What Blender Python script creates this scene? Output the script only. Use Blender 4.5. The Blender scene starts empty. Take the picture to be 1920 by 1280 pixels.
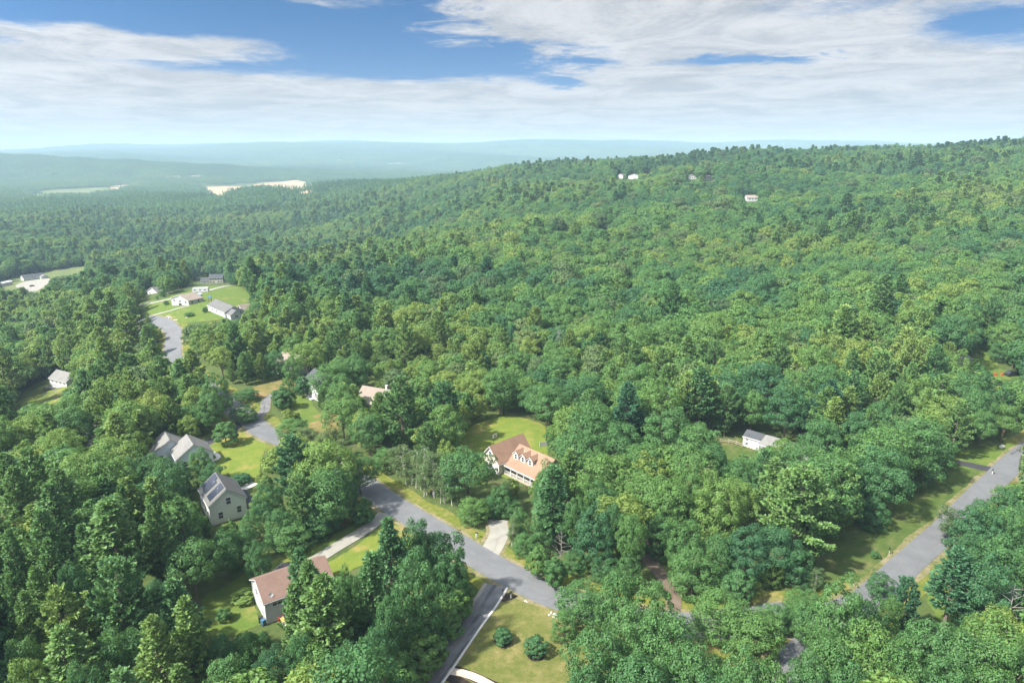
import bpy, bmesh, math, random
import numpy as np
from mathutils import Vector, Matrix

R = math.radians
rng = np.random.default_rng(7)
random.seed(7)
sc = bpy.context.scene
COL = sc.collection

# ------------------------------------------------------------------ camera
FPX, CX, CY, PITCH, CAMZ = 1283.0, 960.0, 640.0, R(15.5), 80.0
cam = bpy.data.objects.new('camera', bpy.data.cameras.new('camera'))
COL.objects.link(cam)
cam.location = (0, 0, CAMZ)
cam.rotation_euler = (R(90) - PITCH, 0, 0)
cam.data.sensor_width = 36.0
cam.data.lens = 36.0 * FPX / 1920.0
cam.data.clip_start = 1.0
cam.data.clip_end = 40000.0
sc.camera = cam

# ------------------------------------------------------------------ world, sun, exposure
SUN_EL = R(48)
SUN_VEC = Vector((-0.89, -0.45, 0)).normalized() * math.cos(SUN_EL) + Vector((0, 0, math.sin(SUN_EL)))
world = bpy.data.worlds.new('World')
sc.world = world
world.use_nodes = True


class NT:
    """tiny helper to write node expressions"""
    def __init__(s, tree):
        s.t = tree
        s.n = tree.nodes
        s.l = tree.links

    def add(s, kind, **kw):
        nd = s.n.new(kind)
        for k, v in kw.items():
            setattr(nd, k, v)
        return nd

    def put(s, sock, v):
        if v is None:
            return
        if isinstance(v, bpy.types.NodeSocket):
            s.l.new(v, sock)
        else:
            if sock.type == 'RGBA' and len(v) == 3:
                v = (*v, 1)
            sock.default_value = v

    def m(s, op, a, b=None, c=None, clamp=False):
        nd = s.add('ShaderNodeMath', operation=op, use_clamp=clamp)
        s.put(nd.inputs[0], a)
        s.put(nd.inputs[1], b)
        s.put(nd.inputs[2], c)
        return nd.outputs[0]

    def mix(s, f, a, b, blend='MIX'):
        nd = s.add('ShaderNodeMix', data_type='RGBA', blend_type=blend)
        s.put(nd.inputs[0], f)
        s.put(nd.inputs[6], a)
        s.put(nd.inputs[7], b)
        return nd.outputs[2]

    def noise(s, vec, scale, detail=4, rough=0.55, dist=0.0):
        nd = s.add('ShaderNodeTexNoise')
        s.put(nd.inputs['Vector'], vec)
        nd.inputs['Scale'].default_value = scale
        nd.inputs['Detail'].default_value = detail
        nd.inputs['Roughness'].default_value = rough
        nd.inputs['Distortion'].default_value = dist
        return nd.outputs['Fac']

    def smooth(s, x, lo, hi):
        nd = s.add('ShaderNodeMapRange', interpolation_type='SMOOTHSTEP')
        s.put(nd.inputs[0], x)
        nd.inputs[1].default_value = lo
        nd.inputs[2].default_value = hi
        return nd.outputs[0]

    def ramp(s, x, stops):
        nd = s.add('ShaderNodeValToRGB')
        s.put(nd.inputs[0], x)
        e = nd.color_ramp.elements
        while len(e) > 1:
            e.remove(e[-1])
        e[0].position, e[0].color = stops[0][0], (*stops[0][1], 1)
        for p, c in stops[1:]:
            k = e.new(p)
            k.color = (*c, 1)
        return nd.outputs[0]


def sky_dir(px, py):
    x, yu = (px - CX) / FPX, -(py - CY) / FPX
    v = Vector((x, math.cos(PITCH) + yu * math.sin(PITCH), -math.sin(PITCH) + yu * math.cos(PITCH))).normalized()
    return math.atan2(v.x, v.y), math.asin(v.z)


HAZE = 0.00014
SKY_STRENGTH = 0.10
w = NT(world.node_tree)
w.n.clear()
tc = w.add('ShaderNodeTexCoord').outputs['Generated']
sep = w.add('ShaderNodeSeparateXYZ')
w.l.new(tc, sep.inputs[0])
dx, dy, dz = sep.outputs
az = w.m('ARCTAN2', dx, dy)
zc = w.m('MAXIMUM', dz, 0.0)
# clear sky: Nishita, read a little above the true height so that the blue is as deep as in the photograph
lift = w.add('ShaderNodeCombineXYZ')
w.put(lift.inputs[0], dx)
w.put(lift.inputs[1], dy)
w.put(lift.inputs[2], w.m('ADD', w.m('MULTIPLY', zc, 1.6), 0.10))
sky = w.add('ShaderNodeTexSky', sky_type='NISHITA', sun_disc=False)
sky.sun_elevation = SUN_EL
sky.sun_rotation = math.atan2(SUN_VEC.x, SUN_VEC.y)
sky.altitude = 300
sky.air_density = 1.0
sky.dust_density = 0.3
sky.ozone_density = 4.0
nrm = w.add('ShaderNodeVectorMath', operation='NORMALIZE')
w.l.new(lift.outputs[0], nrm.inputs[0])
w.l.new(nrm.outputs[0], sky.inputs[0])
blue = w.mix(1.0, sky.outputs[0], (0.092, 0.206, 0.276), 'MULTIPLY')
# cloud deck seen in perspective
den = w.m('ADD', zc, 0.055)
pl = w.add('ShaderNodeCombineXYZ')
w.put(pl.inputs[0], w.m('DIVIDE', dx, den))
w.put(pl.inputs[1], w.m('DIVIDE', dy, den))
pv = pl.outputs[0]
n1 = w.noise(pv, 0.8, 8, 0.64, 0.5)
n2 = w.noise(pv, 2.6, 7, 0.65, 0.9)
# (px, py, half width, half height, weight): openings (<0) and banks (>0) in the cloud
BLOBS = [
    (790, 108, 330, 34, -0.62), (600, 52, 300, 40, -0.55), (110, 8, 300, 36, -0.75), (360, 128, 170, 13, -0.30),
    (985, 128, 90, 26, -0.35), (1420, 112, 150, 14, -1.0), (1450, 146, 100, 9, -0.6), (1520, 12, 160, 24, -0.45),
    (1850, 45, 130, 42, -0.60), (1050, 158, 50, 10, -0.7), (700, 20, 200, 40, -0.35), (740, 135, 160, 16, -0.32), (480, 30, 160, 30, -0.3),
    (420, 88, 150, 22, 0.62), (140, 82, 160, 26, 0.48), (180, 55, 50, 30, 0.30), (1200, 62, 330, 60, 0.55),
    (1560, 78, 220, 40, 0.40), (920, 20, 90, 20, 0.25), (800, 50, 60, 14, 0.30), (620, 8, 90, 12, 0.3), (1700, 150, 320, 60, 0.35), (1250, 160, 330, 30, 0.35),
    (330, 160, 360, 22, 0.35), (100, 150, 220, 40, 0.30), (960, 235, 1500, 62, 0.55),
]
azw = w.m('ADD', az, w.m('MULTIPLY', w.m('SUBTRACT', n2, 0.5), 0.16))
dzw = w.m('ADD', dz, w.m('MULTIPLY', w.m('SUBTRACT', n1, 0.5), 0.05))
field = None
for (bx_, by_, hw, hh, wt) in BLOBS:
    a0, e0 = sky_dir(bx_, by_)
    a1, _ = sky_dir(bx_ + 1, by_)
    _, e1 = sky_dir(bx_, by_ - 1)
    sa, se = hw * abs(a1 - a0), hh * abs(e1 - e0)
    u = w.m('MULTIPLY', w.m('SUBTRACT', azw, a0), 1 / sa)
    v = w.m('MULTIPLY', w.m('SUBTRACT', dzw, math.sin(e0)), 1 / se)
    q = w.m('ADD', w.m('MULTIPLY', u, u), w.m('MULTIPLY', v, v))
    g = w.m('MULTIPLY', w.m('EXPONENT', w.m('MULTIPLY', q, -0.9)), wt)
    field = g if field is None else w.m('ADD', field, g)
n3 = w.noise(pv, 9.0, 5, 0.7, 1.2)
dens = w.m('ADD', w.m('ADD', w.m('MULTIPLY', n1, 1.35), w.m('ADD', w.m('MULTIPLY', n2, 0.75), w.m('MULTIPLY', n3, 0.28))), field)
cover = w.smooth(dens, 0.84, 1.38)
shade = w.m('ADD', w.m('MULTIPLY', w.noise(pv, 1.1, 8, 0.68, 1.0), 0.8), w.m('MULTIPLY', n3, 0.2))
ccol = w.mix(w.smooth(shade, 0.34, 0.62), (1.04, 1.09, 1.17), (1.74, 1.74, 1.76))
skyc = w.mix(w.m('MULTIPLY', cover, 0.94), blue, ccol)
# pale air above the horizon
low = w.m('EXPONENT', w.m('MULTIPLY', zc, -17.0))
skyc = w.mix(w.m('MULTIPLY', low, 0.72), skyc, (1.36, 1.41, 1.45))
# sky and cloud boosted towards the unseen sun, behind camera left, as added fill
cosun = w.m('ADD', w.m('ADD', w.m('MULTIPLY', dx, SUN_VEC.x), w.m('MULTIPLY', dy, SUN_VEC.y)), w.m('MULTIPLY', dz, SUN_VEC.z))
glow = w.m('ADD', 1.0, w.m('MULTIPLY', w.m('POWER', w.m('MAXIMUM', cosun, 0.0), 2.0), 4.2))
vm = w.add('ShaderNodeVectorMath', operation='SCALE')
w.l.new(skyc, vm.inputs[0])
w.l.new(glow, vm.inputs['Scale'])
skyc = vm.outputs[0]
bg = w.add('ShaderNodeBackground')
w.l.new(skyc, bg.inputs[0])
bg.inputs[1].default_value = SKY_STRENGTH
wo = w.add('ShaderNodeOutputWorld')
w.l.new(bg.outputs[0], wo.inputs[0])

sun = bpy.data.objects.new('sun', bpy.data.lights.new('sun', 'SUN'))
COL.objects.link(sun)
sun.data.energy = 2.75
sun.data.angle = R(2.5)
sun.data.color = (1.0, 0.95, 0.84)
sun.rotation_euler = (-SUN_VEC).to_track_quat('-Z', 'Y').to_euler()
sun.location = (-200, -150, 400)

sc.view_settings.view_transform = 'Standard'
sc.view_settings.look = 'None'
sc.view_settings.gamma = 1.0
sc.view_settings.exposure = 2.25
sc.cycles.use_denoising = True
sc.cycles.max_bounces = 6
sc.cycles.diffuse_bounces = 3
sc.cycles.transmission_bounces = 3
sc.cycles.transparent_max_bounces = 4
sc.cycles.volume_bounces = 0
sc.cycles.caustics_reflective = False
sc.cycles.caustics_refractive = False

# ------------------------------------------------------------------ terrain height
ROWS = np.array([60, 100, 180, 260, 340, 450, 600, 800, 1000, 1150, 1350, 1700, 2100, 2600, 3300, 3800, 4600, 6000, 8500, 13000], float)
COLS = np.array([-400, 0, 300, 600, 800, 1000, 1300, 1600, 1920, 2400], float)
TAB = np.array([
    #-400   0   300  600  800  1000 1300 1600 1920 2400
    [0,    0,    0,   0,   0,    0,   0,   0,   0,   0],
    [0,    0,    0,   0,   0,    0,   0,   0,   0,   0],
    [-8,  -4,    0,   0,   0,    0,   0,   0,   0,   1],
    [-26, -18,  -2,   0,   0,    0,   2,   3,   5,   8],
    [-36, -28,   0,   0,   1,    3,   6,   9,  13,  18],
    [-40, -36,  -9,  -6,   2,    7,  12,  17,  23,  28],
    [-44, -43, -36, -27,  -4,   12,  24,  31,  39,  44],
    [-48, -47, -46, -40, -12,   21,  41,  49,  58,  62],
    [-50, -48, -48, -42,  -8,   34,  55,  66,  74,  78],
    [-50, -49, -47, -38,   4,   41,  57,  68,  77,  82],
    [-50, -49, -46, -30,  12,   38,  52,  64,  74,  80],
    [-52, -51, -40, -10,   4,   20,  40,  52,  60,  60],
    [-62, -62, -56, -38, -20,   -5,  20,  30,  40,  40],
    [-66, -66, -66, -60, -50,  -40, -20, -10,   0,   0],
    [-60, -52, -50, -56, -56,  -52, -45, -40, -35, -30],
    [95,   62,  14, -30, -50,  -50, -50, -50, -50, -50],
    [30,    0, -40, -40, -40,  -40, -40, -40, -40, -40],
    [40,   20,  20,  30,  30,   30,  30,  30,  30,  30],
    [60,   62, 138, 160, 166,  170, 168, 160, 150, 150],
    [40,   40,  90, 110, 120,  120, 120, 120, 110, 100]], float)


def _cr(p0, p1, p2, p3, t):
    return 0.5 * (2 * p1 + (p2 - p0) * t + (2 * p0 - 5 * p1 + 4 * p2 - p3) * t * t + (3 * p1 - p0 - 3 * p2 + p3) * t ** 3)


_LR = np.log(ROWS)


def hgt(X, Y):
    X = np.asarray(X, float)
    Y = np.asarray(Y, float)
    Ys = np.maximum(Y, 60.0)
    c = CX + FPX * X / (Ys * 0.972)
    c = np.clip(c, COLS[0], COLS[-1])
    ly = np.clip(np.log(Ys), _LR[0], _LR[-1])
    j = np.clip(np.searchsorted(COLS, c, side='right') - 1, 0, len(COLS) - 2)
    i = np.clip(np.searchsorted(_LR, ly, side='right') - 1, 0, len(ROWS) - 2)
    tx = (c - COLS[j]) / (COLS[j + 1] - COLS[j])
    ty = (ly - _LR[i]) / (_LR[i + 1] - _LR[i])
    out = []
    for k in (-1, 0, 1, 2):
        ii = np.clip(i + k, 0, len(ROWS) - 1)
        out.append(_cr(TAB[ii, np.clip(j - 1, 0, len(COLS) - 1)], TAB[ii, j], TAB[ii, j + 1],
                       TAB[ii, np.clip(j + 2, 0, len(COLS) - 1)], tx))
    z = _cr(out[0], out[1], out[2], out[3], ty)
    f = np.clip((Y - 380) / 500, 0, 1)
    z = z + f * (3.0 * np.sin(X / 83 + 1.3 * np.sin(Y / 141)) * np.sin(Y / 97 + 0.6) + 2.0 * np.sin(X / 39 + Y / 57))
    g = np.clip((Y - 3400) / 1500, 0, 1)
    z = z + g * (30 * np.sin(X / 710 + 1.7 * np.sin(Y / 900)) * np.sin(Y / 640 + X / 1500 + 1.0) + 8 * np.sin(X / 260 + Y / 410))
    return z


def proj(X, Y, Z):
    d = Y * math.cos(PITCH) + (CAMZ - Z) * math.sin(PITCH)
    v = -Y * math.sin(PITCH) + (CAMZ - Z) * math.cos(PITCH)
    return CX + FPX * X / d, CY + FPX * v / d, d


def hit(px, py, dz=0.0):
    """where the view ray through a photo pixel meets the ground (or dz above it)"""
    rx = (px - CX) / FPX
    v = (py - CY) / FPX
    fy = math.cos(PITCH) - v * math.sin(PITCH)
    fz = -math.sin(PITCH) - v * math.cos(PITCH)
    rx /= fy
    fz /= fy
    Y = np.exp(np.linspace(math.log(40), math.log(12500), 5000))
    below = (CAMZ + fz * Y) < hgt(rx * Y, Y) + dz
    k = int(np.argmax(below)) if below.any() else len(Y) - 1
    y = float(Y[k])
    if k > 0:
        a, b = Y[k - 1], Y[k]
        for _ in range(18):
            c = 0.5 * (a + b)
            if CAMZ + fz * c < float(hgt(rx * c, c)) + dz:
                b = c
            else:
                a = c
        y = 0.5 * (a + b)
    return rx * y, y


def pip(poly, X, Y):
    inside = np.zeros(np.shape(X), bool)
    n = len(poly)
    for i in range(n):
        x1, y1 = poly[i]
        x2, y2 = poly[(i + 1) % n]
        if y1 == y2:
            continue
        c = ((y1 > Y) != (y2 > Y)) & (X < (x2 - x1) * (Y - y1) / (y2 - y1) + x1)
        inside ^= c
    return inside


# rasters: where the photograph shows open ground or a house (image), and where nothing may grow (ground)
MSK = np.zeros((640, 960), bool)
GX0, GY0, GW, GH = -700, 50, 1400, 800
GRD = np.zeros((GH, GW), bool)


def mask_px(poly):
    xs = [p[0] for p in poly]
    ys = [p[1] for p in poly]
    x0, x1 = max(0, int(min(xs) / 2) - 1), min(959, int(max(xs) / 2) + 1)
    y0, y1 = max(0, int(min(ys) / 2) - 1), min(639, int(max(ys) / 2) + 1)
    if x1 <= x0 or y1 <= y0:
        return
    gx, gy = np.meshgrid(np.arange(x0, x1 + 1) * 2 + 1, np.arange(y0, y1 + 1) * 2 + 1)
    MSK[y0:y1 + 1, x0:x1 + 1] |= pip(poly, gx, gy)


def mask_ground(poly, arr=None):
    arr = GRD if arr is None else arr
    xs = [p[0] - GX0 for p in poly]
    ys = [p[1] - GY0 for p in poly]
    x0, x1 = max(0, int(min(xs)) - 1), min(GW - 1, int(max(xs)) + 1)
    y0, y1 = max(0, int(min(ys)) - 1), min(GH - 1, int(max(ys)) + 1)
    if x1 <= x0 or y1 <= y0:
        return
    gx, gy = np.meshgrid(np.arange(x0, x1 + 1) + 0.5, np.arange(y0, y1 + 1) + 0.5)
    arr[y0:y1 + 1, x0:x1 + 1] |= pip([(a - GX0, b - GY0) for a, b in poly], gx, gy)


# ------------------------------------------------------------------ materials
MATS = {}


def mat_new(name):
    m = bpy.data.materials.new(name)
    m.use_nodes = True
    t = NT(m.node_tree)
    t.n.clear()
    MATS[name] = m
    return m, t


def finish(t, col, rough=0.8, bump=None, bdist=0.05, spec=0.3, metal=0.0):
    p = t.add('ShaderNodeBsdfPrincipled')
    t.put(p.inputs['Base Color'], col)
    t.put(p.inputs['Roughness'], rough)
    p.inputs['Specular IOR Level'].default_value = spec
    p.inputs['Metallic'].default_value = metal
    if bump is not None:
        b = t.add('ShaderNodeBump')
        b.inputs['Strength'].default_value = 0.6
        b.inputs['Distance'].default_value = bdist
        t.l.new(bump, b.inputs['Height'])
        t.l.new(b.outputs[0], p.inputs['Normal'])
    o = t.add('ShaderNodeOutputMaterial')
    t.l.new(p.outputs[0], o.inputs[0])
    return p


def pos(t):
    return t.add('ShaderNodeNewGeometry').outputs['Position']


def plain(name, col, rough=0.7, var=0.12, scale=1.5, spec=0.3, metal=0.0):
    m, t = mat_new(name)
    P = pos(t)
    n = t.noise(P, scale, 5)
    c = t.mix(n, tuple(k * (1 - var) for k in col), tuple(min(1, k * (1 + var)) for k in col))
    finish(t, c, rough, None, spec=spec, metal=metal)
    return m


def grass(name, a, b, dry, dryamt=0.5, scale=0.09, stripes=None):
    m, t = mat_new(name)
    P = pos(t)
    n0 = t.noise(P, scale, 5, 0.6, 0.4)
    n1 = t.noise(P, scale * 5, 5, 0.65)
    n2 = t.noise(P, 3.0, 3, 0.6)
    c = t.mix(t.smooth(n1, 0.3, 0.7), a, b)
    d = t.smooth(t.m('ADD', t.m('MULTIPLY', n0, 0.65), t.m('MULTIPLY', n1, 0.35)), 0.62 - 0.25 * dryamt, 0.72 - 0.1 * dryamt)
    c = t.mix(t.m('MULTIPLY', d, 0.85), c, dry)
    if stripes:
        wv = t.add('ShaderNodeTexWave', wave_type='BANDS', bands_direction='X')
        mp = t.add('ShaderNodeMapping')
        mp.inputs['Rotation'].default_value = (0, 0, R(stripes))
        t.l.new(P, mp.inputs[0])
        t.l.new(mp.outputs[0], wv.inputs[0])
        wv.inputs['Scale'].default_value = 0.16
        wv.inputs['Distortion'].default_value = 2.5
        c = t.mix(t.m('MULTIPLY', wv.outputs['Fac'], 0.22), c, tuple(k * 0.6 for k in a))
    c = t.mix(t.m('MULTIPLY', t.smooth(n2, 0.35, 0.75), 0.55), c, t.mix(0.5, c, (0.03, 0.05, 0.012)))
    finish(t, c, 0.95, t.m('ADD', n2, n1), 0.12, spec=0.1)
    return m


grass('lawn_dry', (0.084, 0.100, 0.024), (0.120, 0.120, 0.036), (0.192, 0.160, 0.068), 0.7, 0.11)
grass('lawn_green', (0.068, 0.112, 0.021), (0.100, 0.136, 0.027), (0.192, 0.160, 0.056), 0.35, 0.06)
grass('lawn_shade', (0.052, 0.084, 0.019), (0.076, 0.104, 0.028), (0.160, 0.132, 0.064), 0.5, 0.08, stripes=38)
grass('lawn_bright', (0.096, 0.140, 0.022), (0.136, 0.160, 0.028), (0.240, 0.184, 0.064), 0.45, 0.07)
grass('verge_grass', (0.080, 0.108, 0.018), (0.144, 0.148, 0.028), (0.224, 0.176, 0.080), 0.55, 0.15)
grass('meadow_brown', (0.104, 0.100, 0.032), (0.160, 0.132, 0.048), (0.216, 0.152, 0.072), 0.7, 0.08)
grass('forest_floor', (0.048, 0.072, 0.022), (0.075, 0.100, 0.030), (0.11, 0.085, 0.05), 0.35, 0.10)
grass('far_field', (0.080, 0.112, 0.040), (0.128, 0.144, 0.056), (0.200, 0.176, 0.096), 0.5, 0.01)


def asphalt(name, a, b, streak=0.0, streakcol=(0.03, 0.03, 0.034)):
    m, t = mat_new(name)
    P = pos(t)
    n0 = t.noise(P, 0.25, 5, 0.6)
    n1 = t.noise(P, 7.0, 3, 0.7)
    c = t.mix(t.smooth(n0, 0.3, 0.7), a, b)
    uv = t.add('ShaderNodeUVMap').outputs[0]
    mp = t.add('ShaderNodeMapping')
    mp.inputs['Scale'].default_value = (2.6, 0.07, 1)
    t.l.new(uv, mp.inputs[0])
    s = t.noise(mp.outputs[0], 1.0, 4, 0.6, 0.3)
    c = t.mix(t.m('MULTIPLY', t.smooth(s, 0.45, 0.62), 0.25 + streak), c, streakcol if streak else tuple(k * 0.75 for k in a))
    vor = t.add('ShaderNodeTexVoronoi', feature='DISTANCE_TO_EDGE')
    wn = t.add('ShaderNodeVectorMath', operation='ADD')
    t.l.new(P, wn.inputs[0])
    nz = t.add('ShaderNodeTexNoise')
    nz.inputs['Scale'].default_value = 0.4
    t.l.new(nz.outputs['Color'], wn.inputs[1])
    t.l.new(wn.outputs[0], vor.inputs['Vector'])
    vor.inputs['Scale'].default_value = 0.12
    crack = t.smooth(vor.outputs[0], 0.0, 0.012)
    c = t.mix(t.m('MULTIPLY', t.m('SUBTRACT', 1.0, crack), 0.35), c, (0.06, 0.06, 0.06))
    c = t.mix(t.m('MULTIPLY', n1, 0.3), c, tuple(k * 0.8 for k in b))
    finish(t, c, 0.85, n1, 0.01, spec=0.25)
    return m


asphalt('road_asphalt', (0.105, 0.109, 0.115), (0.130, 0.134, 0.139))
asphalt('black_asphalt', (0.095, 0.095, 0.10), (0.17, 0.167, 0.167), 0.5)
asphalt('fresh_asphalt', (0.028, 0.028, 0.032), (0.04, 0.04, 0.045))
asphalt('pale_gravel', (0.20, 0.19, 0.165), (0.25, 0.24, 0.21))


def sandy(name, a, b, sc_=0.5):
    m, t = mat_new(name)
    P = pos(t)
    n0 = t.noise(P, sc_, 5, 0.65)
    n1 = t.noise(P, 6.0, 3, 0.7)
    c = t.mix(t.smooth(n0, 0.3, 0.7), a, b)
    c = t.mix(t.m('MULTIPLY', n1, 0.4), c, tuple(k * 0.7 for k in a))
    finish(t, c, 0.95, n1, 0.03, spec=0.1)
    return m


grass('sand_shoulder', (0.080, 0.092, 0.024), (0.120, 0.120, 0.040), (0.216, 0.176, 0.116), 0.95, 0.20)
sandy('sand_pit', (0.30, 0.215, 0.125), (0.38, 0.29, 0.185), 0.012)
sandy('crushed_stone', (0.21, 0.20, 0.175), (0.29, 0.275, 0.24), 1.2)
sandy('dirt_track', (0.10, 0.075, 0.055), (0.16, 0.125, 0.095), 0.4)
sandy('mulch', (0.022, 0.017, 0.015), (0.040, 0.030, 0.026), 2.0)
sandy('paver_tan', (0.42, 0.35, 0.27), (0.50, 0.43, 0.34), 1.0)
sandy('concrete', (0.50, 0.48, 0.44), (0.60, 0.58, 0.53), 0.8)


def siding(name, col, lap=0.12):
    m, t = mat_new(name)
    P = pos(t)
    sp = t.add('ShaderNodeSeparateXYZ')
    t.l.new(P, sp.inputs[0])
    z = t.m('FRACT', t.m('MULTIPLY', sp.outputs[2], 1 / lap))
    n = t.noise(P, 0.6, 4)
    c = t.mix(n, tuple(k * 0.9 for k in col), tuple(min(1, k * 1.05) for k in col))
    finish(t, c, 0.65, z, 0.02, spec=0.3)
    return m


for nm, c in {'siding_sage': (0.54, 0.57, 0.51), 'siding_white': (0.45, 0.45, 0.45), 'siding_blue_grey': (0.56, 0.64, 0.68),
              'siding_cream': (0.46, 0.42, 0.33), 'siding_grey': (0.42, 0.44, 0.44)}.items():
    siding(nm, c)


def shingle(name, a, b):
    m, t = mat_new(name)
    P = pos(t)
    br = t.add('ShaderNodeTexBrick')
    mp = t.add('ShaderNodeMapping')
    mp.inputs['Scale'].default_value = (1, 1, 1.6)
    t.l.new(P, mp.inputs[0])
    n = t.noise(P, 3.5, 4, 0.7)
    n0 = t.noise(P, 0.35, 4, 0.6)
    c = t.mix(t.smooth(n, 0.3, 0.7), a, b)
    c = t.mix(t.m('MULTIPLY', t.smooth(n0, 0.4, 0.7), 0.35), c, tuple(k * 0.72 for k in a))
    sp = t.add('ShaderNodeSeparateXYZ')
    t.l.new(P, sp.inputs[0])
    row = t.m('FRACT', t.m('MULTIPLY', sp.outputs[2], 6.5))
    finish(t, c, 0.9, t.m('ADD', row, n), 0.02, spec=0.15)
    return m


shingle('shingle_grey', (0.095, 0.095, 0.093), (0.130, 0.128, 0.124))
shingle('shingle_light', (0.145, 0.142, 0.135), (0.190, 0.186, 0.178))
shingle('shingle_dark', (0.050, 0.055, 0.060), (0.075, 0.080, 0.088))
shingle('shingle_brown', (0.150, 0.098, 0.078), (0.185, 0.122, 0.098))
shingle('shingle_tan', (0.20, 0.122, 0.083), (0.27, 0.170, 0.117))
shingle('shingle_taupe', (0.19, 0.155, 0.13), (0.24, 0.20, 0.165))
plain('trim_white', (0.52, 0.52, 0.51), 0.5, 0.04)
plain('glass', (0.030, 0.036, 0.042), 0.08, 0.1, spec=0.6)
plain('void_shade', (0.02, 0.02, 0.022), 0.6)
plain('solar_cell', (0.020, 0.024, 0.040), 0.2, 0.1, spec=0.6)
plain('metal_grey', (0.42, 0.43, 0.44), 0.4, 0.1, metal=0.6)
plain('wood_weathered', (0.30, 0.26, 0.21), 0.85, 0.2)
plain('wood_brown', (0.16, 0.10, 0.06), 0.85, 0.2)
plain('plastic_black', (0.02, 0.02, 0.022), 0.45, 0.1)
plain('plastic_blue', (0.05, 0.12, 0.20), 0.4, 0.1)
plain('plastic_yellow', (0.60, 0.38, 0.12), 0.5, 0.1)
plain('plastic_red', (0.42, 0.06, 0.04), 0.45, 0.1)
plain('pool_water', (0.05, 0.32, 0.55), 0.08, 0.1, spec=0.6)
plain('car_dark', (0.03, 0.03, 0.035), 0.25, 0.05, spec=0.6)
plain('car_white', (0.52, 0.52, 0.52), 0.3, 0.04, spec=0.6)
plain('car_red', (0.38, 0.05, 0.04), 0.3, 0.04, spec=0.6)
plain('tyre', (0.02, 0.02, 0.02), 0.85, 0.1)
plain('stone', (0.42, 0.40, 0.36), 0.9, 0.25, 2.5)
plain('bark', (0.115, 0.085, 0.062), 0.95, 0.3, 3.0)
plain('bark_pine', (0.13, 0.105, 0.085), 0.95, 0.3, 3.0)
plain('bark_birch', (0.42, 0.40, 0.36), 0.8, 0.2, 2.0)
plain('dead_wood', (0.22, 0.205, 0.185), 0.9, 0.2, 2.0)


def leaf(name, stops, transl=0.46, rough=0.55, bright=1.0):
    m, t = mat_new(name)
    at = t.add('ShaderNodeAttribute', attribute_type='INSTANCER', attribute_name='tint')
    gi = t.add('ShaderNodeNewGeometry').outputs['Random Per Island']
    oi = t.add('ShaderNodeObjectInfo').outputs['Random']
    x = t.m('ADD', at.outputs['Fac'], t.m('MULTIPLY', t.m('SUBTRACT', gi, 0.5), 0.16))
    x = t.m('ADD', x, t.m('MULTIPLY', t.m('SUBTRACT', oi, 0.5), 0.10), clamp=True)
    c = t.ramp(x, [(p, tuple(k * bright for k in q)) for p, q in stops])
    hs = t.add('ShaderNodeHueSaturation')
    t.put(hs.inputs['Value'], t.m('ADD', 0.82, t.m('MULTIPLY', t.m('FRACT', t.m('MULTIPLY', gi, 7.31)), 0.36)))
    t.l.new(c, hs.inputs['Color'])
    c = hs.outputs[0]
    p = t.add('ShaderNodeBsdfPrincipled')
    t.put(p.inputs['Base Color'], c)
    p.inputs['Roughness'].default_value = rough
    p.inputs['Specular IOR Level'].default_value = 0.22
    tr = t.add('ShaderNodeBsdfTranslucent')
    t.put(tr.inputs[0], t.mix(0.35, c, (0.16, 0.22, 0.02)))
    mx = t.add('ShaderNodeMixShader')
    mx.inputs[0].default_value = transl
    t.l.new(p.outputs[0], mx.inputs[1])
    t.l.new(tr.outputs[0], mx.inputs[2])
    o = t.add('ShaderNodeOutputMaterial')
    t.l.new(mx.outputs[0], o.inputs[0])
    return m


leaf('leaf_broad', bright=1.40, stops=[(0.0, (0.034, 0.098, 0.050)), (0.3, (0.053, 0.128, 0.046)), (0.6, (0.083, 0.165, 0.046)), (0.85, (0.118, 0.190, 0.046)), (1.0, (0.170, 0.215, 0.050))])
leaf('leaf_pine', bright=1.72, transl=0.32, stops=[(0.0, (0.024, 0.072, 0.044)), (0.4, (0.048, 0.112, 0.044)), (0.75, (0.088, 0.152, 0.044)), (1.0, (0.135, 0.185, 0.050))])
leaf('leaf_birch', [(0.0, (0.066, 0.115, 0.050)), (0.5, (0.098, 0.158, 0.060)), (1.0, (0.145, 0.195, 0.062))], 0.33)


# ------------------------------------------------------------------ object helpers
def link(o, parent=None):
    COL.objects.link(o)
    if parent is not None:
        o.parent = parent
    return o


def tag(o, label=None, cat=None, group=None, kind=None):
    if label:
        o['label'] = label
    if cat:
        o['category'] = cat
    if group:
        o['group'] = group
    if kind:
        o['kind'] = kind
    return o


def empty(name, loc, rz=0.0):
    o = bpy.data.objects.new(name, None)
    o.empty_display_size = 0.5
    o.location = loc
    o.rotation_euler = (0, 0, rz)
    return link(o)


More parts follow.
